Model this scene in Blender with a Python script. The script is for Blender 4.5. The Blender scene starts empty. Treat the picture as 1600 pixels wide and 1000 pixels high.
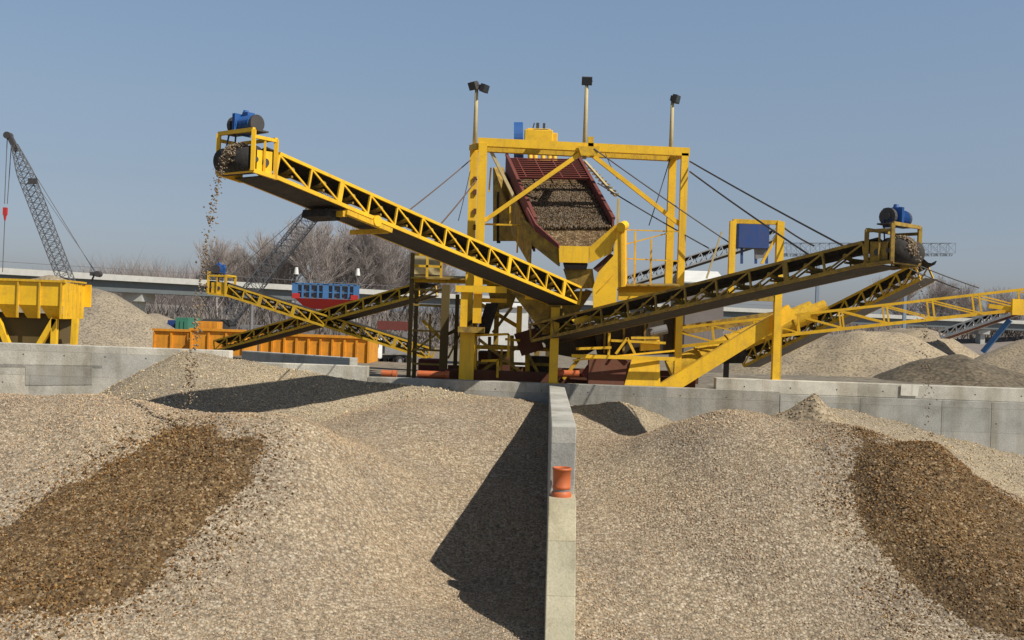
import bpy, math, random
import numpy as np
from mathutils import Vector, Matrix, noise
random.seed(7); rng = np.random.default_rng(7)
SC = bpy.context.scene
COL = SC.collection
V = Vector
EYE = 4.67
ROLL = 0.035
F = 1600.0
def P(px, py, D):
    """point of the place seen at photo pixel (px,py) standing D metres away along the view"""
    a, b = px-800.0, py-500.0
    c, s = math.cos(ROLL), math.sin(ROLL)
    u = a*c + b*s; v = b*c - a*s
    return V((u/F*D, D, EYE-(v-4)/F*D))

# ------------------------------------------------------------------ materials
def new_mat(name):
    m = bpy.data.materials.new(name); m.use_nodes = True
    nt = m.node_tree; b = nt.nodes['Principled BSDF']
    return m, nt, b
def N(nt, t, **kw):
    n = nt.nodes.new(t)
    for k, v in kw.items(): setattr(n, k, v)
    return n
def ramp(nt, stops):
    r = N(nt, 'ShaderNodeValToRGB')
    el = r.color_ramp.elements
    while len(el) < len(stops): el.new(0.5)
    for e, (p, c) in zip(el, stops): e.position = p; e.color = (*c, 1)
    return r
def wcoord(nt):
    g = N(nt, 'ShaderNodeNewGeometry'); return g.outputs['Position']
def paint(name, col, dirt=(0.12, .08, .05), amount=.45, rough=.45, scale=2.5, metallic=0.0, lo=.48, hi=.72):
    m, nt, b = new_mat(name); L = nt.links.new
    p = wcoord(nt)
    n1 = N(nt, 'ShaderNodeTexNoise'); n1.inputs['Scale'].default_value = scale; n1.inputs['Detail'].default_value = 8; n1.inputs['Roughness'].default_value = .7
    L(p, n1.inputs['Vector'])
    r = ramp(nt, [(lo, (0, 0, 0)), (hi, (1, 1, 1))]); L(n1.outputs['Fac'], r.inputs['Fac'])
    mp = N(nt, 'ShaderNodeMapping'); mp.inputs['Scale'].default_value = (7, 7, .7); L(p, mp.inputs['Vector'])
    ns = N(nt, 'ShaderNodeTexNoise'); ns.inputs['Scale'].default_value = 1; ns.inputs['Detail'].default_value = 6; L(mp.outputs[0], ns.inputs['Vector'])
    rs = ramp(nt, [(.52, (0, 0, 0)), (.70, (.75, .75, .75))]); L(ns.outputs['Fac'], rs.inputs['Fac'])
    nf = N(nt, 'ShaderNodeTexNoise'); nf.inputs['Scale'].default_value = 22; nf.inputs['Detail'].default_value = 3; L(p, nf.inputs['Vector'])
    rf = ramp(nt, [(.62, (0, 0, 0)), (.68, (.9, .9, .9))]); L(nf.outputs['Fac'], rf.inputs['Fac'])
    mxx = N(nt, 'ShaderNodeMath', operation='MAXIMUM'); L(r.outputs['Color'], mxx.inputs[0]); L(rs.outputs['Color'], mxx.inputs[1])
    mx3 = N(nt, 'ShaderNodeMath', operation='MAXIMUM'); L(mxx.outputs[0], mx3.inputs[0]); L(rf.outputs['Color'], mx3.inputs[1])
    n2 = N(nt, 'ShaderNodeTexNoise'); n2.inputs['Scale'].default_value = .9; n2.inputs['Detail'].default_value = 3; L(p, n2.inputs['Vector'])
    v = N(nt, 'ShaderNodeMapRange'); v.inputs['To Min'].default_value = .78; v.inputs['To Max'].default_value = 1.15; L(n2.outputs['Fac'], v.inputs['Value'])
    hs = N(nt, 'ShaderNodeHueSaturation'); hs.inputs['Color'].default_value = (*col, 1); L(v.outputs[0], hs.inputs['Value'])
    mul = N(nt, 'ShaderNodeMath', operation='MULTIPLY'); mul.inputs[1].default_value = amount; L(mx3.outputs[0], mul.inputs[0])
    mx = N(nt, 'ShaderNodeMixRGB'); mx.inputs['Color2'].default_value = (*dirt, 1)
    L(mul.outputs[0], mx.inputs['Fac']); L(hs.outputs[0], mx.inputs['Color1'])
    L(mx.outputs[0], b.inputs['Base Color'])
    rr = N(nt, 'ShaderNodeMapRange'); rr.inputs['To Min'].default_value = rough; rr.inputs['To Max'].default_value = min(1, rough+.35)
    L(n1.outputs['Fac'], rr.inputs['Value']); L(rr.outputs[0], b.inputs['Roughness'])
    b.inputs['Metallic'].default_value = metallic
    return m
M = {}
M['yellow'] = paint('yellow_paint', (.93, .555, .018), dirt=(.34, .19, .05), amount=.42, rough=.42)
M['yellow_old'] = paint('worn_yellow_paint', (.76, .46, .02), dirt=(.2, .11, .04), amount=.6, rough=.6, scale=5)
M['yellow_dirty_shade'] = paint('dusty_shaded_yellow_paint', (.44, .285, .04), dirt=(.13, .085, .04), amount=.8, rough=.7, scale=4, lo=.4, hi=.62)  # dirty yellow, darkened as well for parts that lie in shade
M['pale_yellow'] = paint('faded_pole_paint', (.55, .46, .25), amount=.3, rough=.6)
M['olive'] = paint('shaded_dirty_steel', (.12, .085, .025), amount=.7, rough=.8)  # dirty steel with shade mixed into its dark tone
M['olive_dark'] = paint('near_black_steel', (.045, .034, .018), amount=.6, rough=.8, scale=5)  # near-black brown for the clutter under the plant
M['orange'] = paint('orange_paint', (.80, .33, .02), amount=.45, rough=.5)
M['pipe'] = paint('orange_plastic', (.58, .13, .035), dirt=(.35, .2, .12), amount=.5, rough=.4, scale=12)
M['red'] = paint('red_paint', (.55, .03, .03), amount=.3)
M['maroon'] = paint('dark_red_paint', (.17, .035, .03), amount=.6, rough=.6, scale=6)
M['rust'] = paint('rusty_base_steel', (.13, .045, .025), amount=.6, rough=.8, scale=4)
M['blue'] = paint('blue_paint', (.02, .12, .40), amount=.4, rough=.35, scale=9)
M['blue_pale'] = paint('faded_blue_paint', (.06, .20, .46), amount=.3)
M['blue_dark'] = paint('dark_blue_paint', (.018, .065, .25), amount=.3)
M['black'] = paint('black_rubber', (.018, .017, .018), dirt=(.09, .075, .06), amount=.6, rough=.75, scale=7)
M['belly'] = paint('dusty_belt_underside', (.040, .037, .036), dirt=(.12, .10, .08), amount=.65, rough=.8, scale=2)
M['steel'] = paint('grey_steel', (.22, .22, .23), amount=.4, rough=.5)
M['dark_steel'] = paint('dark_steel', (.055, .055, .06), amount=.4, rough=.5)
M['cable'] = paint('wire_rope', (.06, .055, .055), amount=.2)
M['cable_rust'] = paint('rusty_wire_rope', (.14, .09, .07), amount=.4)
M['crane'] = paint('grey_crane_lattice', (.13, .135, .15), amount=.2)
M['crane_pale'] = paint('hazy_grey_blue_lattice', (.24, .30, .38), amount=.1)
M['white'] = paint('white_paint', (.78, .78, .76), amount=.2, rough=.5, scale=1)
M['green'] = paint('green_paint', (.05, .22, .15), amount=.3)
M['bridge_dark'] = paint('bridge_girder_grey', (.13, .155, .17), amount=.2, scale=.2)
M['bridge_white'] = paint('bridge_parapet_white', (.50, .50, .475), amount=.2, scale=.3)
M['glass'] = paint('dark_glass', (.03, .04, .05), amount=.1, rough=.1)
M['bark_hazed'] = paint('hazed_branch_bark', (.42, .37, .35), dirt=(.32, .28, .265), amount=.5, rough=.9, scale=.4)  # paler than bark: distance haze mixed into the colour
M['scrub'] = paint('brown_scrub', (.24, .21, .195), dirt=(.17, .15, .14), amount=.9, rough=1, scale=.15)

def concrete():
    m, nt, b = new_mat('board_cast_concrete'); L = nt.links.new
    p = wcoord(nt)
    sx = N(nt, 'ShaderNodeSeparateXYZ'); L(p, sx.inputs[0])
    n1 = N(nt, 'ShaderNodeTexNoise'); n1.inputs['Scale'].default_value = 1.1; n1.inputs['Detail'].default_value = 9; n1.inputs['Roughness'].default_value = .65; L(p, n1.inputs['Vector'])
    r = ramp(nt, [(.28, (.235, .225, .20)), (.5, (.37, .36, .33)), (.75, (.47, .455, .42))]); L(n1.outputs['Fac'], r.inputs['Fac'])
    # formwork panels: a tone per panel on x and z
    cb = N(nt, 'ShaderNodeCombineXYZ'); L(sx.outputs['X'], cb.inputs[0]); L(sx.outputs['Z'], cb.inputs[1])
    br = N(nt, 'ShaderNodeTexBrick'); br.offset = .37; br.inputs['Scale'].default_value = 1
    br.inputs['Brick Width'].default_value = 2.7; br.inputs['Row Height'].default_value = .68
    br.inputs['Mortar Size'].default_value = .008; br.inputs['Mortar Smooth'].default_value = .5
    br.inputs['Color1'].default_value = (.78, .80, .82, 1); br.inputs['Color2'].default_value = (1.12, 1.1, 1.05, 1); br.inputs['Mortar'].default_value = (.62, .6, .57, 1)
    L(cb.outputs[0], br.inputs['Vector'])
    m1 = N(nt, 'ShaderNodeMixRGB', blend_type='MULTIPLY'); m1.inputs['Fac'].default_value = .8
    L(r.outputs[0], m1.inputs['Color1']); L(br.outputs['Color'], m1.inputs['Color2'])
    # damp streaks running down
    cs = N(nt, 'ShaderNodeCombineXYZ'); a = N(nt, 'ShaderNodeMath', operation='MULTIPLY'); a.inputs[1].default_value = .12
    L(sx.outputs['Z'], a.inputs[0]); L(sx.outputs['X'], cs.inputs[0]); L(sx.outputs['Y'], cs.inputs[1]); L(a.outputs[0], cs.inputs[2])
    n2 = N(nt, 'ShaderNodeTexNoise'); n2.inputs['Scale'].default_value = 1.7; n2.inputs['Detail'].default_value = 5; L(cs.outputs[0], n2.inputs['Vector'])
    r2 = ramp(nt, [(.5, (1, 1, 1)), (.72, (.62, .58, .50))]); L(n2.outputs['Fac'], r2.inputs['Fac'])
    m2 = N(nt, 'ShaderNodeMixRGB', blend_type='MULTIPLY'); m2.inputs['Fac'].default_value = .85
    L(m1.outputs[0], m2.inputs['Color1']); L(r2.outputs[0], m2.inputs['Color2'])
    n3 = N(nt, 'ShaderNodeTexNoise'); n3.inputs['Scale'].default_value = 28; n3.inputs['Detail'].default_value = 4; L(p, n3.inputs['Vector'])
    r3 = ramp(nt, [(.3, (.8, .8, .8)), (.6, (1.05, 1.05, 1.05))]); L(n3.outputs['Fac'], r3.inputs['Fac'])
    m3 = N(nt, 'ShaderNodeMixRGB', blend_type='MULTIPLY'); m3.inputs['Fac'].default_value = .8
    L(m2.outputs[0], m3.inputs['Color1']); L(r3.outputs[0], m3.inputs['Color2'])
    L(m3.outputs[0], b.inputs['Base Color']); b.inputs['Roughness'].default_value = .9
    bp = N(nt, 'ShaderNodeBump'); bp.inputs['Strength'].default_value = .35; bp.inputs['Distance'].default_value = .02
    L(n3.outputs['Fac'], bp.inputs['Height']); L(bp.outputs[0], b.inputs['Normal'])
    return m
M['concrete'] = concrete()
def concrete_tint(name, t):
    m = M['concrete'].copy(); m.name = name; nt = m.node_tree
    b = nt.nodes['Principled BSDF']; src = b.inputs['Base Color'].links[0].from_socket
    x = N(nt, 'ShaderNodeMixRGB', blend_type='MULTIPLY'); x.inputs['Fac'].default_value = 1; x.inputs['Color2'].default_value = (*t, 1)
    nt.links.new(src, x.inputs['Color1']); nt.links.new(x.outputs[0], b.inputs['Base Color'])
    return m
M['concrete_pale'] = concrete_tint('pale_fresh_concrete', (1.62, 1.60, 1.56))
M['concrete_grey'] = concrete_tint('blue_grey_concrete', (1.14, 1.17, 1.2))
M['concrete_yellow'] = concrete_tint('yellowed_concrete', (1.25, 1.17, .92))

M['concrete_stain'] = concrete_tint('darker_damp_concrete', (1.2, 1.2, 1.2))
def gravel_mat(name, stops, vs=19.0, big=None, bump=.8):
    """pebbles: one tone per voronoi cell"""
    m, nt, b = new_mat(name); L = nt.links.new
    p = wcoord(nt)
    vo = N(nt, 'ShaderNodeTexVoronoi'); vo.inputs['Scale'].default_value = vs; L(p, vo.inputs['Vector'])
    sp = N(nt, 'ShaderNodeSeparateColor'); L(vo.outputs['Color'], sp.inputs[0])
    r = ramp(nt, stops); L(sp.outputs[0], r.inputs['Fac'])
    ds = ramp(nt, [(.0, (1.1, 1.1, 1.1)), (.6, (.8, .8, .8)), (.95, (.4, .4, .4))])  # shade in the gaps between pebbles, multiplied into the colour
    sc = N(nt, 'ShaderNodeMath', operation='MULTIPLY'); sc.inputs[1].default_value = 1.15; L(vo.outputs['Distance'], sc.inputs[0]); L(sc.outputs[0], ds.inputs['Fac'])
    mx = N(nt, 'ShaderNodeMixRGB', blend_type='MULTIPLY'); mx.inputs['Fac'].default_value = .9
    L(r.outputs[0], mx.inputs['Color1']); L(ds.outputs[0], mx.inputs['Color2'])
    n = N(nt, 'ShaderNodeTexNoise'); n.inputs['Scale'].default_value = .55; n.inputs['Detail'].default_value = 4; L(p, n.inputs['Vector'])
    r2 = ramp(nt, [(.35, big[0] if big else (.86, .86, .88)), (.65, big[1] if big else (1.12, 1.1, 1.05))]); L(n.outputs['Fac'], r2.inputs['Fac'])
    m2 = N(nt, 'ShaderNodeMixRGB', blend_type='MULTIPLY'); m2.inputs['Fac'].default_value = 1
    L(mx.outputs[0], m2.inputs['Color1']); L(r2.outputs[0], m2.inputs['Color2'])
    L(m2.outputs[0], b.inputs['Base Color']); b.inputs['Roughness'].default_value = .95
    bp = N(nt, 'ShaderNodeBump'); bp.invert = True; bp.inputs['Strength'].default_value = bump; bp.inputs['Distance'].default_value = .03
    L(vo.outputs['Distance'], bp.inputs['Height']); L(bp.outputs[0], b.inputs['Normal'])
    return m
M['gravel_dry'] = gravel_mat('dry_gravel', [(0, (.24, .19, .135)), (.35, (.36, .29, .205)), (.65, (.45, .37, .27)), (1, (.58, .50, .39))])
M['gravel_pale'] = gravel_mat('pale_fine_gravel', [(0, (.24, .195, .135)), (.4, (.40, .33, .235)), (.7, (.48, .40, .29)), (1, (.58, .50, .38))], vs=34)
M['gravel_wet'] = gravel_mat('wet_gravel', [(0, (.09, .055, .025)), (.4, (.16, .10, .045)), (.75, (.22, .145, .07)), (1, (.38, .28, .17))])
M['sand'] = gravel_mat('stockpile_sand', [(0, (.38, .31, .215)), (1, (.47, .385, .275))], vs=9, bump=.3)
M['sand_grey'] = gravel_mat('grey_stockpile', [(0, (.31, .26, .195)), (1, (.40, .34, .26))], vs=9, bump=.3)
M['sand_dark'] = gravel_mat('damp_shaded_stockpile', [(0, (.13, .105, .07)), (1, (.21, .17, .12))], vs=6, bump=.6)
M['earth'] = gravel_mat('yard_ground_dust', [(0, (.22, .185, .14)), (1, (.30, .26, .20))], vs=3, bump=.2)
def stone_mat(name, rough, spec=.3):
    m, nt, b = new_mat(name)
    a = N(nt, 'ShaderNodeVertexColor'); a.layer_name = 'Col'
    nt.links.new(a.outputs['Color'], b.inputs['Base Color']); b.inputs['Roughness'].default_value = rough
    b.inputs['Specular IOR Level'].default_value = spec
    return m
M['stones'] = stone_mat('loose_pebbles', .9)
M['stones_wet'] = stone_mat('loose_wet_pebbles', .6, .3)

# ------------------------------------------------------------------ mesh builder
class MB:
    def __init__(s): s.v = []; s.f = []; s.m = []
    def add(s, vs, fs, mi=0):
        o = len(s.v); s.v += [tuple(v) for v in vs]; s.f += [tuple(o+i for i in f) for f in fs]; s.m += [mi]*len(fs)
        return s
    def frame(s, c, ax, ay, az, sx, sy, sz, mi=0):
        c = V(c); ax, ay, az = V(ax)*sx/2, V(ay)*sy/2, V(az)*sz/2
        vs = [c+i*ax+j*ay+k*az for i in (-1, 1) for j in (-1, 1) for k in (-1, 1)]
        return s.add(vs, [(0, 1, 3, 2), (4, 6, 7, 5), (0, 4, 5, 1), (2, 3, 7, 6), (0, 2, 6, 4), (1, 5, 7, 3)], mi)
    def box(s, c, size, mi=0): return s.frame(c, (1, 0, 0), (0, 1, 0), (0, 0, 1), *size, mi)
    def bar(s, p, q, w, h=None, up=(0, 0, 1), mi=0):
        p, q = V(p), V(q); h = h or w
        e = (q-p).normalized(); up = V(up)
        if abs(e.dot(up)) > .98: up = V((0, 1, 0))
        a = e.cross(up).normalized(); b = a.cross(e)
        return s.frame((p+q)/2, e, a, b, (q-p).length, w, h, mi)
    def tube(s, p, q, r, r2=None, n=10, mi=0, caps=True):
        p, q = V(p), V(q); r2 = r if r2 is None else r2
        e = (q-p).normalized(); up = V((0, 0, 1)) if abs(e.z) < .95 else V((0, 1, 0))
        a = e.cross(up).normalized(); b = a.cross(e)
        vs = [p+(a*math.cos(t)+b*math.sin(t))*r for t in [2*math.pi*i/n for i in range(n)]]
        vs += [q+(a*math.cos(t)+b*math.sin(t))*r2 for t in [2*math.pi*i/n for i in range(n)]]
        fs = [(i, (i+1) % n, n+(i+1) % n, n+i) for i in range(n)]
        if caps: fs += [tuple(range(n))[::-1], tuple(range(n, 2*n))]
        return s.add(vs, fs, mi)
    def plate(s, pts, t, d=None, mi=0):
        """polygon plate with thickness t along d (default its normal)"""
        pts = [V(p) for p in pts]
        if d is None: d = (pts[1]-pts[0]).cross(pts[2]-pts[1]).normalized()
        d = V(d)*t; n = len(pts)
        vs = [p-d/2 for p in pts]+[p+d/2 for p in pts]
        fs = [tuple(range(n))[::-1], tuple(range(n, 2*n))]+[(i, (i+1) % n, n+(i+1) % n, n+i) for i in range(n)]
        return s.add(vs, fs, mi)
    def cable(s, p, q, r, sag=0, n=10):
        p, q = V(p), V(q); prev = p
        for i in range(1, n+1):
            t = i/n; c = p.lerp(q, t)-V((0, 0, sag*4*t*(1-t)))
            s.tube(prev, c, r, n=5, caps=False); prev = c
        return s
    def build(s, name, mats, parent=None, smooth=False):
        me = bpy.data.meshes.new(name)
        off = parent.matrix_off if isinstance(parent, Root) else V((0, 0, 0))
        par = parent
        if isinstance(parent, Root): par = parent.o
        elif parent is not None: off = V(parent.get('_off', (0, 0, 0)))
        org = V((0, 0, 0))
        if parent is None and s.v:
            a = np.array(s.v); org = V(((a[:, 0].min()+a[:, 0].max())/2, (a[:, 1].min()+a[:, 1].max())/2, a[:, 2].min())); off = org
        me.from_pydata([(x-off[0], y-off[1], z-off[2]) for x, y, z in s.v], [], s.f)
        if not isinstance(mats, (list, tuple)): mats = [mats]
        for m in mats: me.materials.append(m)
        me.polygons.foreach_set('material_index', s.m)
        if smooth: me.polygons.foreach_set('use_smooth', [True]*len(s.f))
        me.update()
        o = bpy.data.objects.new(name, me); COL.objects.link(o)
        if par is None: o.location = org
        else: o.parent = par
        OFF[o.name] = off
        return o
OFF = {}
class Root:
    def __init__(s, name, loc, label, cat, group=None):
        o = bpy.data.objects.new(name, None); COL.objects.link(o); o.location = loc; o.empty_display_size = .3
        s.o = o; s.matrix_off = V(loc); tag(o, label, cat, group)
class Sub(Root):
    def __init__(s, part, off): s.o = part; s.matrix_off = V(off)
def sub(part): return Sub(part, OFF[part.name])
def tag(o, label, cat, group=None, kind=None):
    if label: o['label'] = label
    if cat: o['category'] = cat
    if group: o['group'] = group
    if kind: o['kind'] = kind
    return o

# ------------------------------------------------------------------ camera, sun, sky
cam = bpy.data.cameras.new('camera'); co = bpy.data.objects.new('camera', cam); COL.objects.link(co); SC.camera = co
cam.sensor_width = 36; cam.lens = 36; cam.clip_end = 6000; cam.clip_start = .1
c, s_ = math.cos(ROLL), math.sin(ROLL)
R = Matrix(((c, -s_, 0), (0, 0, -1), (s_, c, 0)))
co.matrix_world = Matrix.Translation((0, 0, EYE)) @ Matrix.Rotation(4/F, 4, 'X') @ R.to_4x4()
LIGHT = V((-.78, .52, -1)).normalized()
S = -LIGHT
sun = bpy.data.lights.new('sun', 'SUN'); so = bpy.data.objects.new('sun', sun); COL.objects.link(so)
sun.energy = 4.75; sun.angle = math.radians(.5); sun.color = (1, .93, .80)
so.rotation_euler = LIGHT.to_track_quat('-Z', 'Y').to_euler()
w = bpy.data.worlds.new('World'); SC.world = w; w.use_nodes = True
nt = w.node_tree; bg = nt.nodes['Background']
sky = N(nt, 'ShaderNodeTexSky'); sky.sky_type = 'NISHITA'; sky.sun_disc = False
sky.sun_elevation = math.asin(S.z); sky.sun_rotation = math.atan2(S.x, S.y)
sky.dust_density = 1.9; sky.air_density = 1.0; sky.ozone_density = 1.0
hs = N(nt, 'ShaderNodeHueSaturation'); hs.inputs['Saturation'].default_value = 1.0; hs.inputs['Value'].default_value = 1
gm = N(nt, 'ShaderNodeGamma'); gm.inputs['Gamma'].default_value = .68
tn = N(nt, 'ShaderNodeMixRGB', blend_type='MULTIPLY'); tn.inputs['Fac'].default_value = 1; tn.inputs['Color2'].default_value = (.92, 1.03, 1.13, 1)
nt.links.new(sky.outputs[0], hs.inputs['Color']); nt.links.new(hs.outputs[0], gm.inputs['Color']); nt.links.new(gm.outputs[0], tn.inputs['Color1']); 
tc = N(nt, 'ShaderNodeTexCoord'); sz = N(nt, 'ShaderNodeSeparateXYZ'); zr = ramp(nt, [(0, (.98, .92, 1.0)), (.066, (.97, .91, .98)), (.12, (.95, .89, .91)), (.20, (1.02, .97, .96)), (.30, (1.02, 1.03, 1.04)), (.62, (.34, .36, .38))])
nt.links.new(tc.outputs['Generated'], sz.inputs[0]); nt.links.new(sz.outputs['Z'], zr.inputs['Fac'])
zm = N(nt, 'ShaderNodeMixRGB', blend_type='MULTIPLY'); zm.inputs['Fac'].default_value = 1
nt.links.new(tn.outputs[0], zm.inputs['Color1']); nt.links.new(zr.outputs[0], zm.inputs['Color2']); nt.links.new(zm.outputs[0], bg.inputs['Color'])
bg.inputs['Strength'].default_value = .158
SC.view_settings.view_transform = 'Standard'; SC.view_settings.look = 'None'; SC.view_settings.exposure = 0

# ------------------------------------------------------------------ ground
def grid_obj(name, xs, ys, zf, mat, keep=None, smooth=True):
    X, Y = np.meshgrid(xs, ys); Z = zf(X, Y)
    nx, ny = len(xs), len(ys)
    verts = np.stack([X, Y, Z], -1).reshape(-1, 3)
    i = np.arange((nx-1)*(ny-1)); r, c_ = i//(nx-1), i % (nx-1)
    a = r*nx+c_; faces = np.stack([a, a+1, a+nx+1, a+nx], -1)
    if keep is not None:
        k = keep(X, Y).reshape(-1); faces = faces[k[faces].any(1)]
        used = np.zeros(len(verts), bool); used[faces.reshape(-1)] = True
        idx = np.cumsum(used)-1; verts = verts[used]; faces = idx[faces]
    return verts, faces
def mesh_np(name, verts, faces, mats, mi=None, col=None, smooth=None, parent=None):
    org = np.array([(verts[:, 0].min()+verts[:, 0].max())/2, (verts[:, 1].min()+verts[:, 1].max())/2, verts[:, 2].min()])
    k = faces.shape[1]
    me = bpy.data.meshes.new(name)
    me.vertices.add(len(verts)); me.vertices.foreach_set('co', (verts-org).astype(np.float32).reshape(-1))
    me.loops.add(len(faces)*k); me.loops.foreach_set('vertex_index', faces.astype(np.int32).reshape(-1))
    me.polygons.add(len(faces)); me.polygons.foreach_set('loop_start', (np.arange(len(faces))*k).astype(np.int32))
    for m in mats: me.materials.append(m)
    if mi is not None: me.polygons.foreach_set('material_index', mi.astype(np.int32))
    if smooth is not None: me.polygons.foreach_set('use_smooth', smooth)
    me.update(calc_edges=True)
    if col is not None:
        a = me.color_attributes.new('Col', 'FLOAT_COLOR', 'POINT')
        a.data.foreach_set('color', np.concatenate([col, np.ones((len(col), 1))], 1).astype(np.float32).reshape(-1))
    o = bpy.data.objects.new(name, me); COL.objects.link(o); o.location = org
    return o
def fbm(X, Y, sc, oct=4, seed=0):
    """cheap value noise on arrays"""
    out = np.zeros_like(X, dtype=float); amp = 1; tot = 0
    r = np.random.default_rng(100+seed)
    tab = r.random((256, 256))
    for o in range(oct):
        x = X*sc*2**o+31.7*o; y = Y*sc*2**o+17.3*o
        xi = np.floor(x).astype(int); yi = np.floor(y).astype(int); fx = x-xi; fy = y-yi
        fx = fx*fx*(3-2*fx); fy = fy*fy*(3-2*fy)
        g = lambda a, b: tab[a % 256, b % 256]
        out += amp*((g(xi, yi)*(1-fx)+g(xi+1, yi)*fx)*(1-fy)+(g(xi, yi+1)*(1-fx)+g(xi+1, yi+1)*fx)*fy)
        tot += amp; amp *= .5
    return out/tot-.5
def axis(a, b, near_step, grow=1.12, c0=0):
    out = [c0]; st = near_step; x = c0
    while x < b: x += st; out.append(x); st *= grow
    st = near_step; x = c0; L = []
    while x > a: x -= st; L.append(x); st *= grow
    return np.array(L[::-1]+out)
gv, gf = grid_obj('g', axis(-2500, 2500, 2, 1.1), np.unique(np.r_[axis(-60, 4000, 2, 1.1, 20), 28.9, 28.95, 29.1, 29.2, np.arange(30, 66, 1.5)]), lambda X, Y: fbm(X, Y, .05)*.25-.12+2.72*np.clip((Y-28.95)/.15, 0, 1)*(1-np.clip((Y-50)/12, 0, 1)), None)
g = mesh_np('ground', gv, gf, [M['earth']], smooth=np.ones(len(gf), bool)); g['kind'] = 'structure'

# ------------------------------------------------------------------ heaps of gravel in the two bins
def tps(pts):
    P_ = np.array(pts, float); n = len(P_)
    def U(r2): return np.where(r2 > 1e-9, .5*r2*np.log(np.maximum(r2, 1e-9)), 0)
    d2 = ((P_[:, None, :2]-P_[None, :, :2])**2).sum(-1)
    A = np.zeros((n+3, n+3)); A[:n, :n] = U(d2)+np.eye(n)*.35
    A[:n, n] = 1; A[:n, n+1:] = P_[:, :2]; A[n, :n] = 1; A[n+1:, :n] = P_[:, :2].T
    w_ = np.linalg.solve(A, np.r_[P_[:, 2], 0, 0, 0])
    def f(X, Y):
        X = np.asarray(X, float); Y = np.asarray(Y, float); out = w_[n]+w_[n+1]*X+w_[n+2]*Y
        for i in range(n): out = out+w_[i]*U((X-P_[i, 0])**2+(Y-P_[i, 1])**2)
        return out
    return f
def WX(y): return .71+(y-16.8)*.033          # left face of the dividing wall
WT = .41
LP = [(.62, 13, -.1), (.62, 15, .0), (.7, 18, .15), (.8, 20, .75), (.9, 22.4, 1.35), (1, 25, 1.98), (1.1, 28.6, 2.4),
      (-1.2, 13, -.1), (-1.3, 15, .0), (-1.3, 17, .15), (-1.3, 18.5, .4), (-.87, 20.1, .91), (-.4, 22.4, 1.4), (.1, 24.4, 1.94), (.49, 26.1, 2.35), (-1.6, 21.5, 1.5), (-.8, 26, 2.4), (-.5, 28.6, 2.55),
      (-2.2, 17.3, .7), (-2.4, 19.3, 1.35), (-1.8, 22.6, 1.8),
      (-3.6, 19.6, 2.6), (-3.5, 17.3, 1.45), (-3.2, 15, .4), (-3, 13, -.05), (-2.9, 21.3, 1.95), (-2.7, 22.6, 2.0), (-2.4, 25, 2.5), (-3, 28, 2.6),
      (-5, 20, 2.8), (-6, 19.3, 2.62), (-6, 17, 1.6), (-6, 15, .7), (-6, 13, .05), (-4.6, 22.5, 1.9), (-6.2, 22.6, 1.9), (-5.5, 26, 2.0),
      (-8, 20.6, 2.92), (-8, 18, 2.0), (-8, 15.5, .95), (-8, 13, .1), (-8, 23.2, 1.7), (-8, 27, 1.8),
      (-10.5, 21, 2.88), (-10.5, 18, 1.9), (-10.5, 15, .8), (-10.5, 12.5, .1), (-11, 24, 1.5), (-12, 28, 1.6),
      (-13.5, 21, 2.85), (-13.5, 17, 1.5), (-13.5, 13.5, .3), (-17, 21, 2.8), (-17, 16, 1), (-17, 26, 1.5)]
RP = [(1.3, 13, -.1), (1.4, 15, .15), (1.6, 17, .8), (1.7, 20, 1.45), (1.8, 23, 1.95), (1.9, 26, 2.3), (2, 28.5, 2.4),
      (4.6, 22, 3.0), (4.6, 19.2, 1.95), (4.5, 17, .95), (4.4, 15, .1), (4.2, 13, -.1), (3.1, 20.5, 1.95), (3, 18, 1.15), (3, 15.5, .25), (3.2, 24, 2.1),
      (4.3, 24.8, 2.0), (5, 28.5, 2.0), (5.2, 25, 2.0),
      (5.9, 21.2, 2.6), (6.2, 18.5, 1.65), (6.2, 16, .5), (6.2, 14, 0),
      (7.2, 21.4, 2.78), (7.9, 20, 2.5), (8.8, 19.3, 2.05), (9.7, 18.9, 1.62), (10.8, 18.2, 1.2), (12, 17.4, .8), (8, 17.6, 1.45), (8, 15.5, .45), (8, 13.5, 0), (10, 16, .35), (10, 14, 0), (12.5, 15, .1),
      (9.2, 21.8, 1.7), (10.8, 21.2, 1.1), (13, 20, .5), (7.5, 24, 2.3), (6.5, 26.5, 2.2),
      (9, 26, 2.1), (12, 23.5, .9), (16, 22, .1), (16, 17, 0), (10, 28, 2.0), (14, 27, 1.2)]
fL0, fR0 = tps(LP), tps(RP)
def rough(X, Y, seed): return fbm(X, Y, .5, 3, seed)*.22+fbm(X, Y, 2.2, 3, seed+5)*.07
fL = lambda X, Y: np.maximum(fL0(X, Y), -.08)+rough(X, Y, 1)
fR = lambda X, Y: np.maximum(fR0(X, Y), -.08)+rough(X, Y, 2)
def ridge(nodes, slope, rnd=.25, seed=3, slopes=None):
    """heap along a crest: nodes (x,y,z)"""
    def f(X, Y):
        best = np.full(np.shape(X), -9.0)
        for (a, b) in zip(nodes[:-1], nodes[1:]):
            ax, ay, az = a; bx, by, bz = b; dx, dy = bx-ax, by-ay; L2 = dx*dx+dy*dy
            t = np.clip(((X-ax)*dx+(Y-ay)*dy)/L2, 0, 1)
            d = np.sqrt((X-ax-t*dx)**2+(Y-ay-t*dy)**2+rnd**2)-rnd
            best = np.maximum(best, az+(bz-az)*t-slope*d)
        return best+rough(X, Y, seed)
    return f
rearL = ridge([(-8.3, 26.5, 3.68), (-6.6, 26.8, 3.38), (-4.5, 27.1, 3.08), (-2.4, 27.4, 2.82), (-.4, 27.8, 2.6), (1, 28, 2.45)], .60, .3, 3)
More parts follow.
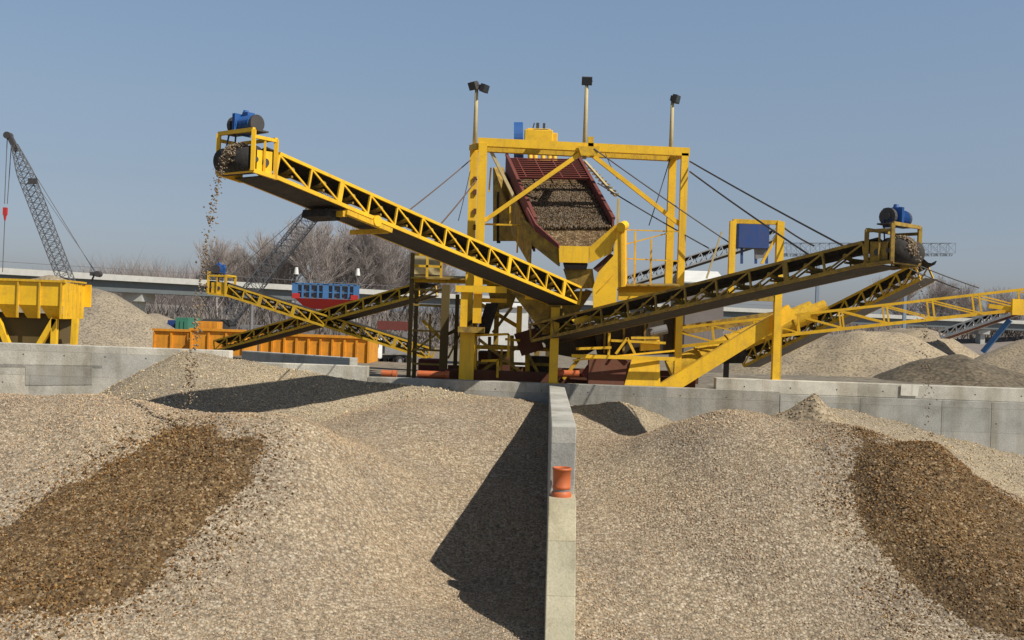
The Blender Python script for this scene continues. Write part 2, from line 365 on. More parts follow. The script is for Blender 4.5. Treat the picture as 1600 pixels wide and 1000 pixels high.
rearR1 = ridge([(1.9, 27.3, 2.5), (2.9, 27.2, 2.68), (3.6, 27.2, 2.4)], .55, .4, 4)
rearR2 = ridge([(7.45, 25.3, 2.85), (8.6, 26.2, 2.72), (10, 26.5, 2.42), (12, 26.5, 1.95), (13.5, 26.4, 1.6), (17, 26, .9)], .5, .4, 6)

C = lambda *a: np.array(a)
DRY = np.array([1.05, .935, .77])*C((.30, .26, .225), (.37, .31, .255), (.42, .36, .295), (.45, .395, .33), (.53, .475, .405), (.34, .30, .265), (.42, .33, .255))
PALE = np.array([1.02, .95, .80])*C((.40, .33, .235), (.50, .42, .31), (.56, .48, .36), (.34, .27, .19), (.62, .55, .43))
WET = np.array([1.18, .99, .72])*C((.07, .045, .022), (.12, .075, .035), (.17, .105, .045), (.055, .038, .022), (.24, .17, .095), (.26, .20, .13), (.15, .10, .05), (.10, .065, .03))
CUBE = np.array([(-1, -1, -1), (1, -1, -1), (1, 1, -1), (-1, 1, -1), (-1, -1, 1), (1, -1, 1), (1, 1, 1), (-1, 1, 1)], float)*.6
CF = np.array([(0, 3, 2, 1), (4, 5, 6, 7), (0, 1, 5, 4), (1, 2, 6, 5), (2, 3, 7, 6), (3, 0, 4, 7)])
def stones(x, y, z, rad, pal):
    n = len(x); rad = rad*(1+1.0*fbm(x, y, .7, 3, 79))
    b = CUBE[None]*(1+rng.uniform(-.35, .35, (n, 8, 3)))
    b = b*rng.uniform(.6, 1.15, (n, 1, 3))*np.array([1, 1, .85])
    q = rng.normal(size=(n, 4)); q /= np.linalg.norm(q, axis=1)[:, None]
    w_, a, b_, c_ = q.T
    Rm = np.stack([1-2*(b_*b_+c_*c_), 2*(a*b_-c_*w_), 2*(a*c_+b_*w_), 2*(a*b_+c_*w_), 1-2*(a*a+c_*c_), 2*(b_*c_-a*w_), 2*(a*c_-b_*w_), 2*(b_*c_+a*w_), 1-2*(a*a+b_*b_)], -1).reshape(n, 3, 3)
    b = np.einsum('nij,nkj->nki', Rm, b)*rad[:, None, None]
    v = b+np.stack([x, y, z], -1)[:, None]
    f = (CF[None]+8*np.arange(n)[:, None, None]).reshape(-1, 4)
    g_ = fbm(x, y, .45, 4, 77); g2 = fbm(x+y*.35, y*.22, 1.6, 3, 78)
    col = pal[rng.integers(0, len(pal), n)]*rng.uniform(.9, 1.1, (n, 1))*np.stack([1+g_*.38+g2*.3, 1+g_*.34+g2*.28, 1+g_*.22+g2*.2], -1)
    return v.reshape(-1, 3), f, np.repeat(col, 8, 0)
def heap(name, f, x0, x1, y0, y1, res, mat, smat, pal, dens, rmin, rmax, label, group=None, keep=None, prob=None, skeep=None):
    xs = np.arange(x0, x1+res, res); ys = np.arange(y0, y1+res, res)
    v, fc = grid_obj(name, xs, ys, f, mat, keep)
    n = int((x1-x0)*(y1-y0)*dens)
    x = rng.uniform(x0, x1, n); y = rng.uniform(y0, y1, n)
    ok = np.ones(n, bool)
    if keep is not None: ok &= (skeep or keep)(x, y)
    if prob is not None: ok &= rng.random(n) < prob(x, y)
    x, y = x[ok], y[ok]; z = f(x, y); ok = z > -.1; x, y, z = x[ok], y[ok], z[ok]
    rad = rmin+(rmax-rmin)*rng.random(len(x))**2
    sv, sf, scol = stones(x, y, z+rad*.15, rad, pal)
    V_ = np.concatenate([v, sv]); F_ = np.concatenate([fc, sf+len(v)])
    mi = np.r_[np.zeros(len(fc)), np.ones(len(sf))]
    col = np.concatenate([np.full((len(v), 3), .3), scol])
    o = mesh_np(name, V_, F_, [mat, smat], mi, col, smooth=np.r_[np.ones(len(fc), bool), np.zeros(len(sf), bool)])
    tag(o, label, 'gravel heap', group); return o
def hit(px, py, f):
    d = P(px, py, 1)-V((0, 0, EYE)); D = 9.0
    while D < 40:
        q = d*D
        if q.z+EYE < float(f(np.array([q.x]), np.array([q.y]))[0]): return (q.x, q.y)
        D += .03
    return (d.x*20, 20)
def poly_sd(poly):
    A = np.array(poly); B = np.roll(A, -1, 0)
    def f(X, Y):
        X = np.asarray(X, float); d = np.full(X.shape, 1e9); ins = np.zeros(X.shape, bool)
        for (ax, ay), (bx, by) in zip(A, B):
            dx, dy = bx-ax, by-ay; t = np.clip(((X-ax)*dx+(Y-ay)*dy)/(dx*dx+dy*dy), 0, 1)
            d = np.minimum(d, np.hypot(X-ax-t*dx, Y-ay-t*dy))
            if abs(dy) > 1e-9: ins ^= ((ay > Y) != (by > Y)) & (X < dx*(Y-ay)/dy+ax)
        return np.where(ins, d, -d)+fbm(X, Y, 1.8, 3, 9)*.38
    return f
wetL_poly = [hit(x, y, fL) for x, y in [(285, 662), (325, 672), (352, 688), (395, 682), (405, 700), (403, 728), (395, 750), (365, 782), (330, 815), (290, 855), (245, 900), (195, 935), (140, 955), (90, 972), (40, 960), (-60, 985), (-120, 940), (-60, 870), (0, 825), (60, 788), (130, 750), (190, 712), (240, 682)]]
wetR_poly = [hit(x, y, fR) for x, y in [(1370, 690), (1400, 700), (1440, 698), (1480, 716), (1530, 748), (1600, 792), (1680, 840), (1760, 900), (1720, 1010), (1600, 1000), (1500, 965), (1430, 925), (1385, 878), (1352, 838), (1338, 800), (1332, 760), (1345, 715), (1350, 690), (1340, 672), (1360, 676)]]
sdL_, sdR_ = poly_sd(wetL_poly), poly_sd(wetR_poly)
sdL = lambda X, Y: sdL_(X, Y)+.22
sdR = lambda X, Y: sdR_(X, Y)+.3
inL = lambda X, Y: (X < WX(Y)-.01)
inR = lambda X, Y: (X > WX(Y)+WT+.01)
def soft(sd, wdt=.25): return lambda X, Y: 1/(1+np.exp(-sd(X, Y)/wdt*4))
DN = 760
pL = lambda X, Y: (1-.97*soft(sdL, 1.1)(X, Y))*np.clip(1.25-(Y-16)/14, .25, 1)
pR = lambda X, Y: (1-.97*soft(sdR, 1.3)(X, Y))*np.clip(1.25-(Y-16)/14, .25, 1)
heap('gravel_heap', fL, -17, 1.3, 11.5, 28.7, .12, M['gravel_dry'], M['stones'], DRY, DN, .010, .026, 'big dry tan gravel heap filling the front of the left bin', 'gravel heaps in the concrete bins', inL, pL)
heap('gravel_heap', fR, 1.0, 16, 11.5, 28.7, .12, M['gravel_dry'], M['stones'], DRY*.98, DN, .010, .025, 'big dry grey-tan gravel heap filling the front of the right bin', 'gravel heaps in the concrete bins', inR, pR)
heap('gravel_heap', rearL, -16, 1.2, 22.5, 28.75, .12, M['gravel_pale'], M['stones'], PALE, 130, .012, .035, 'pale straw-coloured gravel heap with a peak against the left back wall', 'gravel heaps in the concrete bins', lambda X, Y: inL(X, Y) & (rearL(X, Y) > fL(X, Y)-.3))
heap('gravel_heap', rearR1, 1.3, 6, 24.5, 28.75, .12, M['gravel_pale'], M['stones'], PALE, 130, .012, .035, 'small pale gravel heap at the back just right of the dividing wall', 'gravel heaps in the concrete bins', lambda X, Y: inR(X, Y) & (rearR1(X, Y) > fR(X, Y)-.3))
heap('gravel_heap', rearR2, 5.5, 17, 22.5, 28.75, .12, M['gravel_pale'], M['stones'], PALE, 130, .012, .035, 'pale sloping gravel heap along the right back wall', 'gravel heaps in the concrete bins', lambda X, Y: inR(X, Y) & (rearR2(X, Y) > fR(X, Y)-.3))
peak = ridge([(5.75, 24.6, 2.35), (6.6, 24.5, 2.78), (7.25, 24.4, 3.22)], .95, .05, 8)
heap('gravel_heap', peak, 4.8, 9, 22.5, 27, .08, M['sand'], M['stones'], PALE*.85, 260, .012, .03, 'small steep pointed heap behind the right gravel heap', 'gravel heaps in the concrete bins', lambda X, Y: peak(X, Y) > np.maximum(fR(X, Y), rearR2(X, Y))-.2)
wl = lambda X, Y: fL(X, Y)+np.clip((sdL(X, Y)-.3)*.3, 0, .12)
wr = lambda X, Y: fR(X, Y)+np.clip((sdR(X, Y)-.35)*.35, 0, .25)
heap('gravel_heap', wl, -12, -2, 11.5, 21.5, .1, M['gravel_wet'], M['stones_wet'], WET, 760, .012, .034, 'wet dark brown gravel tongue under the left conveyor head', 'wet gravel freshly dropped by the conveyors', lambda X, Y: sdL(X, Y) > .25, lambda X, Y: soft(lambda x_, y_: sdL(x_, y_)-.05, 1.1)(X, Y), lambda X, Y: sdL(X, Y) > -.7)
heap('gravel_heap', wr, 5.5, 14, 11.5, 22, .1, M['gravel_wet'], M['stones_wet'], WET*1.15, 760, .012, .031, 'wet brown gravel mound under the right conveyor head', 'wet gravel freshly dropped by the conveyors', lambda X, Y: sdR(X, Y) > .3, lambda X, Y: soft(lambda x_, y_: sdR(x_, y_)-.05, 1.3)(X, Y), lambda X, Y: sdR(X, Y) > -.8)

# ------------------------------------------------------------------ concrete walls
def bevel(o, wd=.015):
    b = o.modifiers.new('bevel', 'BEVEL'); b.width = wd; b.segments = 2; b.limit_method = 'ANGLE'
WN = 'concrete_wall'; YW = 28.8
def tie_holes(wall, x0, x1, z, y, step=1.15):
    t = MB(); x = x0
    while x < x1: t.tube((x, y-.004, z), (x, y+.02, z), .02, n=10); x += step
    return t.build('tie_hole', M['dark_steel'], wall)
r = Root(WN, (.9, YW, 0), 'concrete dividing wall between the bins, stepped down and sloping toward the viewer', 'wall')
prof = [(YW-.003, 3.0), (16.8, 3.0), (16.8, 1.9), (16.25, 1.9), (14.5, 0.05), (14.5, -.3), (YW-.003, -.3)]
def prism(prof, off0, off1):
    mb = MB(); n = len(prof)
    a = [V((WX(y)+off0, y, z)) for y, z in prof]; b = [V((WX(y)+off1, y, z)) for y, z in prof]
    mb.add(a+b, [tuple(range(n)), tuple(range(n, 2*n))[::-1]]+[(i, n+i, n+(i+1) % n, (i+1) % n) for i in range(n)]); return mb
up = prism([(YW-.003, 3.0), (16.8, 3.0), (16.8, -.3), (YW-.003, -.3)], 0, WT).build('upper_block', M['concrete_grey'], r); bevel(up)
lo = prism([(16.797, 1.9), (16.15, 1.9), (15.35, 1.02), (14.5, .05), (14.5, -.3), (16.797, -.3)], -.012, WT+.012).build('sloping_foot', M['concrete_yellow'], r); bevel(lo)
# back walls
a = MB().box((-19, YW+.18, 1.65), (22.2, .36, 3.9)); rr = Root(WN, (-19, YW, 0), 'tall pale concrete back wall of the left bin below the yellow hopper', 'wall'); LW = rr
o = a.build('wall_panel', M['concrete_pale'], rr); bevel(o); tie_holes(rr, -16, -8.2, 3.3, YW); tie_holes(rr, -15.4, -8.2, 2.5, YW)
rr = Root(WN, (-6, YW, 0), 'low concrete back wall crossed by the conveyor shadow beside the tall left wall', 'wall')
o = MB().box((-5.95, YW+.18, 1.5), (3.88, .36, 3.6)).build('wall_panel', M['concrete_pale'], rr); bevel(o)
rr = Root(WN, (-6.3, 30, 0), 'short shaded grey concrete wall set at an angle behind the left bin', 'wall')
p1, p2 = P(384, 548, 33.2), P(553, 559, 29.6)
o = MB().plate([(p1.x, p1.y, 0), (p2.x, p2.y, 0), p2, p1], .3).build('wall_panel', M['concrete_grey'], rr); bevel(o)
rr = Root(WN, (1, YW, 0), 'low concrete back wall behind the dividing wall under the screening plant', 'wall')
o = MB().box(((-4.005+7.6)/2, YW+.18, 1.35), (7.6+4.005-.004, .36, 3.3)).build('wall_panel', M['concrete'], rr); bevel(o); tie_holes(rr, -3, 7, 2.78, YW, 1.3)
rr = Root(WN, (14, YW, 0), 'long grey concrete back wall of the right bin with a paler top lift', 'wall')
o = MB().box(((7.604+24)/2, YW+.17, 1.31), (24-7.604, .36, 3.22)).build('wall_panel', M['concrete_grey'], rr); bevel(o)
o = MB().box(((5.8+24)/2, YW+.19, 3.12), (24-5.8, .34, .39)).build('top_lift', M['concrete_pale'], rr); bevel(o)
tie_holes(rr, 6.6, 17, 3.1, YW+.02, 1.3); tie_holes(rr, 8, 17, 2.3, YW-.01, 1.9)
jb = MB()
for x in (9.9, 12.2, 13.6, 15.8): jb.box((x, YW-.012, 1.9), (.07, .012, 2.0))
jb.build('joint', M['concrete'], rr)
jb = MB().plate([P(1408, 600, YW-.02), P(1436, 601, YW-.02), P(1434, 619, YW-.02), P(1407, 618, YW-.02)], .012); jb.build('repair_patch', paint('white_repair_mortar', (.72, .7, .62)), rr)

MB().plate([P(40, 572, YW-.006), P(144, 573, YW-.006), P(144, 601, YW-.006), P(40, 602, YW-.006)], .01).build('stained_panel', M['concrete_stain'], LW)
MB().plate([P(-30, 568, YW-.003), P(160, 571, YW-.003), P(160, 575, YW-.003), P(-30, 573, YW-.003)], .006).build('joint', M['concrete'], LW)
# orange pipe end on the divider
r = Root('pipe_section', (WX(16.55)+.2, 16.5, 1.9), 'short orange plastic pipe standing upright on the concrete dividing wall', 'pipe')
def lathe(prof, c, n=32):
    mb = MB(); vs = []; fs = []
    for i, (rad, z) in enumerate(prof):
        for k in range(n): t = 2*math.pi*k/n; vs.append((c[0]+rad*math.cos(t), c[1]+rad*math.sin(t), c[2]+z))
    for i in range(len(prof)-1):
        for k in range(n): fs.append((i*n+k, i*n+(k+1) % n, (i+1)*n+(k+1) % n, (i+1)*n+k))
    mb.add(vs, fs); return mb
cc = (WX(16.55)+.19, 16.52, 1.9)
lathe([(.165, .0), (.165, .05), (.15, .075), (.135, .085), (.135, .12), (.148, .13), (.148, .165), (.14, .175), (.145, .42), (.155, .425), (.155, .46), (.14, .465), (.13, .44), (.13, .0)], cc).build('pipe_body', M['pipe'], r, True)
lathe([(.1365, .09), (.1365, .118)], cc).build('seal_ring', M['steel'], r, True)

# ------------------------------------------------------------------ conveyors
def motor(parent, c, e, s, n, L=.62, rad=.13, mat=None):
    """electric motor + gearbox lying along s direction"""
    c, e, s, n = V(c), V(e), V(s), V(n)
    mb = MB(); mb.tube(c-s*L*.5, c+s*L*.12, rad, n=18)
    for k in range(9): mb.tube(c-s*(L*.46-k*.04), c-s*(L*.46-k*.04-.012), rad*1.12, n=18)
    mb.tube(c+s*L*.12, c+s*L*.3, rad*1.25, rad*1.05, n=16); mb.tube(c+s*L*.3, c+s*L*.5, rad*.8, n=16)
    mb.frame(c+n*rad*1.05-s*L*.1, s, e, n, L*.3, rad*1.1, rad*.7)
    mb.frame(c-n*rad*.98, s, e, n, L*.8, rad*1.6, rad*.3)
    mb.tube(c-s*L*.02-e*rad*.9+n*rad*.55, c+s*L*.3-e*rad*.9+n*rad*.55, rad*.55, n=14); mb.tube(c+s*L*.05+n*rad*1.0, c+s*L*.05+n*rad*1.75, rad*.5, rad*.3, n=12)
    for k in range(4): mb.frame(c+s*L*(.16+.04*k), s, e, n, .012, rad*2.7, rad*2.5)
    m = mb.build('motor', mat or M['blue'], parent)
    sm = sub(m)
    MB().tube(c+s*L*.5, c+s*(L*.5+.09), rad*1.15, n=18).tube(c+s*(L*.5+.09), c+s*(L*.5+.12), rad*.5, n=12).build('drive_pulley', M['dark_steel'], sm)
    MB().tube(c-s*(L*.5+.06), c-s*L*.5, rad*1.05, n=18).build('fan_cover', M['dark_steel'], sm)
    return m
def conveyor(name, F0, H0, W, h, npan, side, label, group, ymat='yellow', thick=.06, headlen=.55, headh=.76, head=True, far_w=True, ext=0, belt=True, wide=(), idlers=True, bmat='belly', gear=True, loc=None, mdir=-1):
    """F0,H0: foot and head end of the NEAR bottom chord; side=+1 near side lies to the right of travel direction"""
    F0, H0 = V(F0), V(H0); e = (H0-F0).normalized()
    hz = V((e.x, e.y, 0)).normalized(); out = V((hz.y, -hz.x, 0)); mid_ = (F0+H0)/2
    if out.x*mid_.x+out.y*mid_.y > 0: out = -out     # out points to the side nearer the road
    n = out.cross(e)*1.0
    if n.z < 0: n = -n
    L = (H0-F0).length
    r = Root(name, loc or (F0-out*W/2-V((0, 0, F0.z))), label, 'conveyor', group)
    Y = M[ymat]
    for k, off in enumerate((0, -W)):
        mb = MB(); A = F0+out*off; B = H0+out*off
        mb.bar(A, B, thick*.75, thick*1.25, n); mb.bar(A+n*h, B+n*h, thick*.75, thick, n)
        for i in range(npan+1):
            p = A.lerp(B, i/npan); ww = thick*(2.0 if i in wide else .7)
            mb.frame(p+n*h/2, e, out, n, ww, thick*.7, h-thick)
        for i in range(npan):
            p = A.lerp(B, i/npan); q = A.lerp(B, (i+1)/npan)
            mb.bar(p+out*.004+n*.03, q+n*h*.94+out*.004, thick*.5, thick*.55, n) if side > 0 else mb.bar(q+out*.004+n*.03, p+n*h*.94+out*.004, thick*.5, thick*.55, n)
        mb.build('side_truss', Y, r)
    if belt:
        # troughed carrying run
        mb = MB(); rows = [(-.04, .10), (-W*.27, -.02), (-W*.73, -.02), (-W+.04, .10)]
        a0, b0 = F0, H0+e*headlen*.6
        vs = []
        for p in (a0, b0):
            for o_, z_ in rows: vs.append(p+out*o_+n*(h*.86+z_))
            for o_, z_ in rows: vs.append(p+out*o_+n*(h*.86+z_-.03))
        fs = [(i, i+1, 9+i, 8+i) for i in range(3)]+[(4+i, 12+i, 13+i, 5+i) for i in range(3)]+[(0, 8, 12, 4), (3, 7, 15, 11), (0, 4, 5, 1), (1, 5, 6, 2), (2, 6, 7, 3)]
        mb.add(vs, fs); mb.build('belt', M['black'], r)
        mb = MB(); mb.plate([F0-out*.05-n*.03, H0+e*headlen*.3-out*.05-n*.03, H0+e*headlen*.3-out*(W-.05)-n*.03, F0-out*(W-.05)-n*.03], .02, n)
        mb.build('return_belt', M[bmat], r)
    if idlers:
        for i in range(npan):
            mb = MB(); c0 = F0.lerp(H0, (i+.5)/npan)
            mb.tube(c0-out*.04+n*h*.62, c0-out*(W*.3)+n*h*.42, .05, n=8); mb.tube(c0-out*(W*.3)+n*h*.42, c0-out*(W*.7)+n*h*.42, .05, n=8); mb.tube(c0-out*(W*.7)+n*h*.42, c0-out*(W-.04)+n*h*.62, .05, n=8)
            mb.bar(c0-out*.03+n*h*.3, c0-out*(W-.03)+n*h*.3, .045)
            mb.build('idler_roller', M['yellow_dirty_shade'], r)
    if head:
        up = V((0, 0, 1)); b = H0+e*.0
        ez = V((hz.x, hz.y, 0)); hb = MB(); t = thick
        c00 = b; c10 = b+ez*headlen
        zt0 = b.z+headh*.95; zt1 = zt0+.02; zb1 = b.z+headh*.06
        for o_ in (0, -W):
            A = c00+out*o_; B_ = c10+out*o_
            hb.bar(A-up*.06, V((A.x, A.y, zt0)), t*1.2, t*1.2); hb.bar(V((B_.x, B_.y, zb1)), V((B_.x, B_.y, zt1+.08)), t*1.2, t*1.2)
            hb.bar(V((A.x, A.y, zt0-.03)), V((B_.x, B_.y, zt0-.03)), t, t)
            hb.bar(A-up*.02, V((B_.x, B_.y, zb1)), t, t*1.2)
            m0 = A+ez*headlen*.5+e*0; hb.bar(V((m0.x, m0.y, b.z)), V((m0.x, m0.y, zt0-.05)), t*.6, t*.6)
        hb.bar(V((*(c10).xy, zt1+.08)), V((*(c10-out*W).xy, zt1+.08)), t, t*1.2)
        hb.bar(V((*(c00).xy, zt0)), V((*(c00-out*W).xy, zt0)), t, t)
        hb.bar(V((*(c10).xy, zb1)), V((*(c10-out*W).xy, zb1)), t, t)
        hf = hb.build('head_frame', Y, r)
        # cheek plates with bearing
        for o_ in (.0, -W):
            A = c00+out*(o_+(-.045 if o_ == 0 else .045)); q = A+ez*headlen
            pl = MB().plate([A+ez*.06+up*.0, q-ez*.12+up*(headlen*.12), q-ez*.12+up*(headh*.60), A+ez*.06+up*(headh*.62)], .02).build('cheek_plate', Y, r)
            cc = A+ez*headlen*.42+up*headh*.32
            MB().tube(cc-out*.045, cc+out*.045, .075, n=16).box(cc, (.02, .02, .02)).build('bearing', M['dark_steel'], sub(pl))
        pc = c10+up*(headh*.36)-ez*.10
        MB().tube(pc-out*.07, pc-out*(W-.07), .27, n=24).build('head_pulley', M['black'], r, True)
        MB().tube(pc-out*.02, pc-out*(W-.02), .05, n=12).build('shaft', M['dark_steel'], r)
        if gear:
            mc = V((*(c10-ez*headlen*.35-out*W*.45).xy, zt1+.24))
            MB().frame(mc-up*.16, out, ez, up, W*.95, headlen*.5, .03).build('motor_shelf', M['dark_steel'], r)
            motor(r, mc, ez, out*mdir, up, L=W*.52, rad=.16)
            kk = .82 if mdir < 0 else .1
            g0 = V((*(c10-ez*headlen*.35-out*(W*kk)).xy, zt1+.2)); g1 = pc-out*(W*kk)
            MB().bar(g0+ez*.07, g1+ez*.12, .03, .02, ez).bar(g0-ez*.07, g1-ez*.12, .03, .02, ez).build('drive_belt', M['blue_dark'], r)
    return r, e, out, n, L, W
GRP = 'radial conveyors of the screening plant'
Lh, Lf = P(430, 276, 19.8), P(905, 475, 28.6)
cl, eL, oL, nL, LL, WL = conveyor('belt_conveyor', Lf, Lh, 1.05, .47, 13, 1, 'long bright yellow truss conveyor rising to upper left, blue motor on its head', GRP, wide=(1, 4, 11), thick=.062)
Rh, Rf = P(1353, 413, 21.2), P(830, 533, 29.4)
cr, eR, oR, nR, LR, WR = conveyor('belt_conveyor', Rf, Rh, 1.05, .47, 11, 1, 'long shaded dusty yellow truss conveyor rising right, blue motor on its head', GRP, ymat='yellow_dirty_shade', wide=(9,), thick=.062, headlen=.58, mdir=1)  # darker yellow paints in the shade on its near side
# saddle bracket under the left conveyor
q = Lf.lerp(Lh, .745); mb = MB()
mb.bar(q-nL*.12+eL*.9, q-nL*.12-eL*.5, .12, .1).bar(q-nL*.16+eL*.9, q-nL*.16+eL*.9-oL*1.1, .12).bar(q-nL*.16-eL*.4, q-nL*.16-eL*.4-oL*1.1, .1)
mb.build('saddle_beam', M['yellow_old'], cl)
MB().tube(q+oL*.08-nL*.05, q-oL*.05-nL*.05, .12, n=14).build('pin_joint', M['yellow'], cl)
MB().frame(q-nL*.2+eL*1.0-oL*.6, eL, oL, nL, .35, .8, .16).build('rubber_scraper', M['black'], cl)
# small conveyors behind on the left
conveyor('belt_conveyor', P(668, 560, 41), P(352, 461, 42), 1.0, .42, 12, 1, 'smaller yellow conveyor at the far left with a tiny blue motor, below the falling gravel', 'conveyors behind the bins', ymat='yellow_old', headlen=.75, headh=.85, thick=.07, wide=(2, 5, 8, 10))
conveyor('belt_conveyor', P(335, 548, 47), P(655, 461, 38), .9, .45, 13, 1, 'yellow conveyor crossing behind the small left one and rising toward the plant', 'conveyors behind the bins', ymat='yellow_old', head=False, thick=.07)
# long right conveyor
cl5 = conveyor('belt_conveyor', P(1050, 543, 31.3), P(1760, 466, 28.6), .9, .57, 10, -1, 'slender clean yellow truss conveyor running right out of the frame below the shaded one', GRP, ymat='yellow', head=False, thick=.07, belt=False, idlers=False)[0]
MB().box(P(1596, 480, 28.95), (.55, .1, .45)).build('gusset_box', M['yellow'], cl5)
MB().bar(P(1545, 478, 29.2), P(1590, 484, 29.0), .12).bar(P(1545, 478, 30.0), P(1590, 484, 29.0), .1).build('gusset_strut', M['yellow'], cl5)
conveyor('belt_conveyor', P(1162, 572, 36), P(1438, 436, 31.3), .9, .5, 11, 1, 'yellow lattice conveyor behind, lifting its grey belt under the right conveyor head', GRP, ymat='yellow_old', head=False, thick=.07, bmat='steel', wide=())
# rusty dirty black and white conveyor far behind, and the white one at the right edge
conveyor('belt_conveyor', P(960, 452, 62), P(1215, 372, 58), 1.0, .55, 16, 1, 'distant dark and white lattice conveyor seen between the portal legs and the blue box', 'distant conveyors', ymat='white', head=False, thick=.07, idlers=False)
rW = conveyor('belt_conveyor', P(1470, 528, 72), P(1640, 470, 66), 1.0, .5, 12, 1, 'distant white lattice conveyor with a blue leg at the right edge', 'distant conveyors', ymat='white', head=False, thick=.12, idlers=False, bmat='maroon')[0]
MB().bar(P(1536, 550, 70), P(1578, 500, 69), .45, .3).build('support_leg', M['blue_pale'], rW)

# ------------------------------------------------------------------ screening plant
T = Root('screening_plant', (2.2, 31, 0), 'yellow steel screening plant with a portal frame around an inclined gravel screen', 'screening plant')
DF, DR = 29.9, 31.3
def mk(): return MB()
def B(mb, a, b, w, h=None, up=(0, 0, 1)): return mb.bar(P(*a), P(*b), w, h, up)
# portal
for px, top, D, wd, yb_ in ((755, 224, DF, .25, 505), (741, 232, DR, .24, 512), (1070, 240, DF, .2, 0), (1051, 246, DR, .22, 452)):
    p = P(px, top, D); m = mk(); zb_ = P(px-8, yb_, D).z if yb_ else 0; m.bar((p.x, p.y, zb_), (p.x, p.y, p.z), wd, wd)
    m.build('portal_leg', M['yellow'], T)
m = mk(); B(m, (747, 222, DF), (1077, 238, DF), .2, .24); m.build('portal_beam', M['yellow'], T)
m = mk(); B(m, (735, 231, DR), (1057, 247, DR), .2, .2); m.build('portal_beam', M['yellow_old'], T)
for a, b in (((748, 228, DF+.13), (737, 231, DR)), ((1070, 240, DF+.13), (1051, 247, DR)), ((915, 231, DF+.11), (905, 238, DR))):
    m = mk(); B(m, a, b, .16, .16); m.build('cross_tie', M['yellow_old'], T)
m = mk(); B(m, (757, 345, DF+.01), (914, 235, DF+.01), .11, .12); m.build('diagonal_brace', M['yellow'], T)
m = mk(); B(m, (920, 238, DF+.01), (1064, 352, DF+.01), .11, .12); m.build('diagonal_brace', M['yellow'], T)
m = mk(); B(m, (767, 236, DR), (808, 318, DR+.2), .09, .09); m.build('diagonal_brace', M['pale_yellow'], T)
m = mk(); B(m, (923, 214, DF-.02), (923, 230, DF-.02), .16, .16); m.plate([P(903, 228, DF-.14), P(938, 229, DF-.14), P(932, 243, DF-.14), P(908, 243, DF-.14)], .03); m.build('crown_bracket', M['yellow_old'], T)
# holes / cleats on the inner legs
for yy in (300, 330, 355, 280):
    m = mk(); m.box(P(742, yy, DR-.16), (.1, .04, .16)); m.build('cleat', M['rust'], T)
# screen box
tl, tr = P(791, 262, 34.2), P(903, 264, 34.2); bl, br_ = P(836, 360, 29.0), P(958, 360, 29.0)
m = mk(); m.plate([tl, tr, br_, bl], .08); deck = m.build('screen_deck', M['gravel_wet'], T)
dn = (tr-tl).cross(bl-tl).normalized(); dn = dn if dn.z > 0 else -dn
for a, b, nm, mat in ((tl, bl, 'screen_side', 'maroon'), (tr, br_, 'screen_side', 'maroon')):
    m = mk(); m.plate([a-V((0, 0, .75)), b-V((0, 0, .6)), b+V((0, 0, .32)), a+V((0, 0, .42))], .06)
    sdp = m.build(nm, M[mat], T)
    mm = mk(); mm.bar(a+V((0, 0, .44)), b+V((0, 0, .34)), .1, .07); mm.build('edge_angle', M['maroon'], sub(sdp))
# outer yellow plate on the left flank with its shade put into a darker yellow
m = mk(); off = V((-.10, -.05, 0)); m.plate([tl+off-V((0, 0, 1.6)), bl+off-V((0, 0, 1.0)), bl+off-V((0, 0, .1)), tl+off-V((0, 0, .1))], .05); m.build('flank_plate', M['yellow_dirty_shade'], T)
for k in range(10):
    t = .02+k*.038; a = tl.lerp(bl, t)+dn*(.34); b = tr.lerp(br_, t)+dn*(.34)
    m = mk(); m.bar(a, b, .06, .07, dn); m.build('spray_bar', M['maroon'], T)
m = mk()
for k in range(4):
    t = .05+k/9*.42; a = tl.lerp(tr, .14+k*.24)+dn*.36; b = a+(bl-tl)*.36+((br_-bl)-(tr-tl))*0
    m.bar(a, b, .035, .03, dn)
m.build('hose_rack', M['maroon'], T)
# gravel lying on the screen: own stuff object
n_ = 16000; tt = rng.random(n_)**.8*.66+.34; ss = rng.random(n_)*.96+.02
A0 = np.array(tl); A1 = np.array(tr); B0 = np.array(bl); B1 = np.array(br_)
pp = (A0*(1-tt[:, None])+B0*tt[:, None])*(1-ss[:, None])+(A1*(1-tt[:, None])+B1*tt[:, None])*ss[:, None]+np.array(dn)*(.05+.06*rng.random((n_, 1)))
sv, sf, sc_ = stones(pp[:, 0], pp[:, 1], pp[:, 2]+.012*np.sin(tt*60), rng.uniform(.015, .045, n_), np.concatenate([DRY*.42, DRY*.3, WET*.6]))
tag(mesh_np('gravel', sv, sf, [M['stones_wet']], col=sc_), 'layer of damp gravel sliding down the inclined screen deck', 'gravel', kind='stuff')
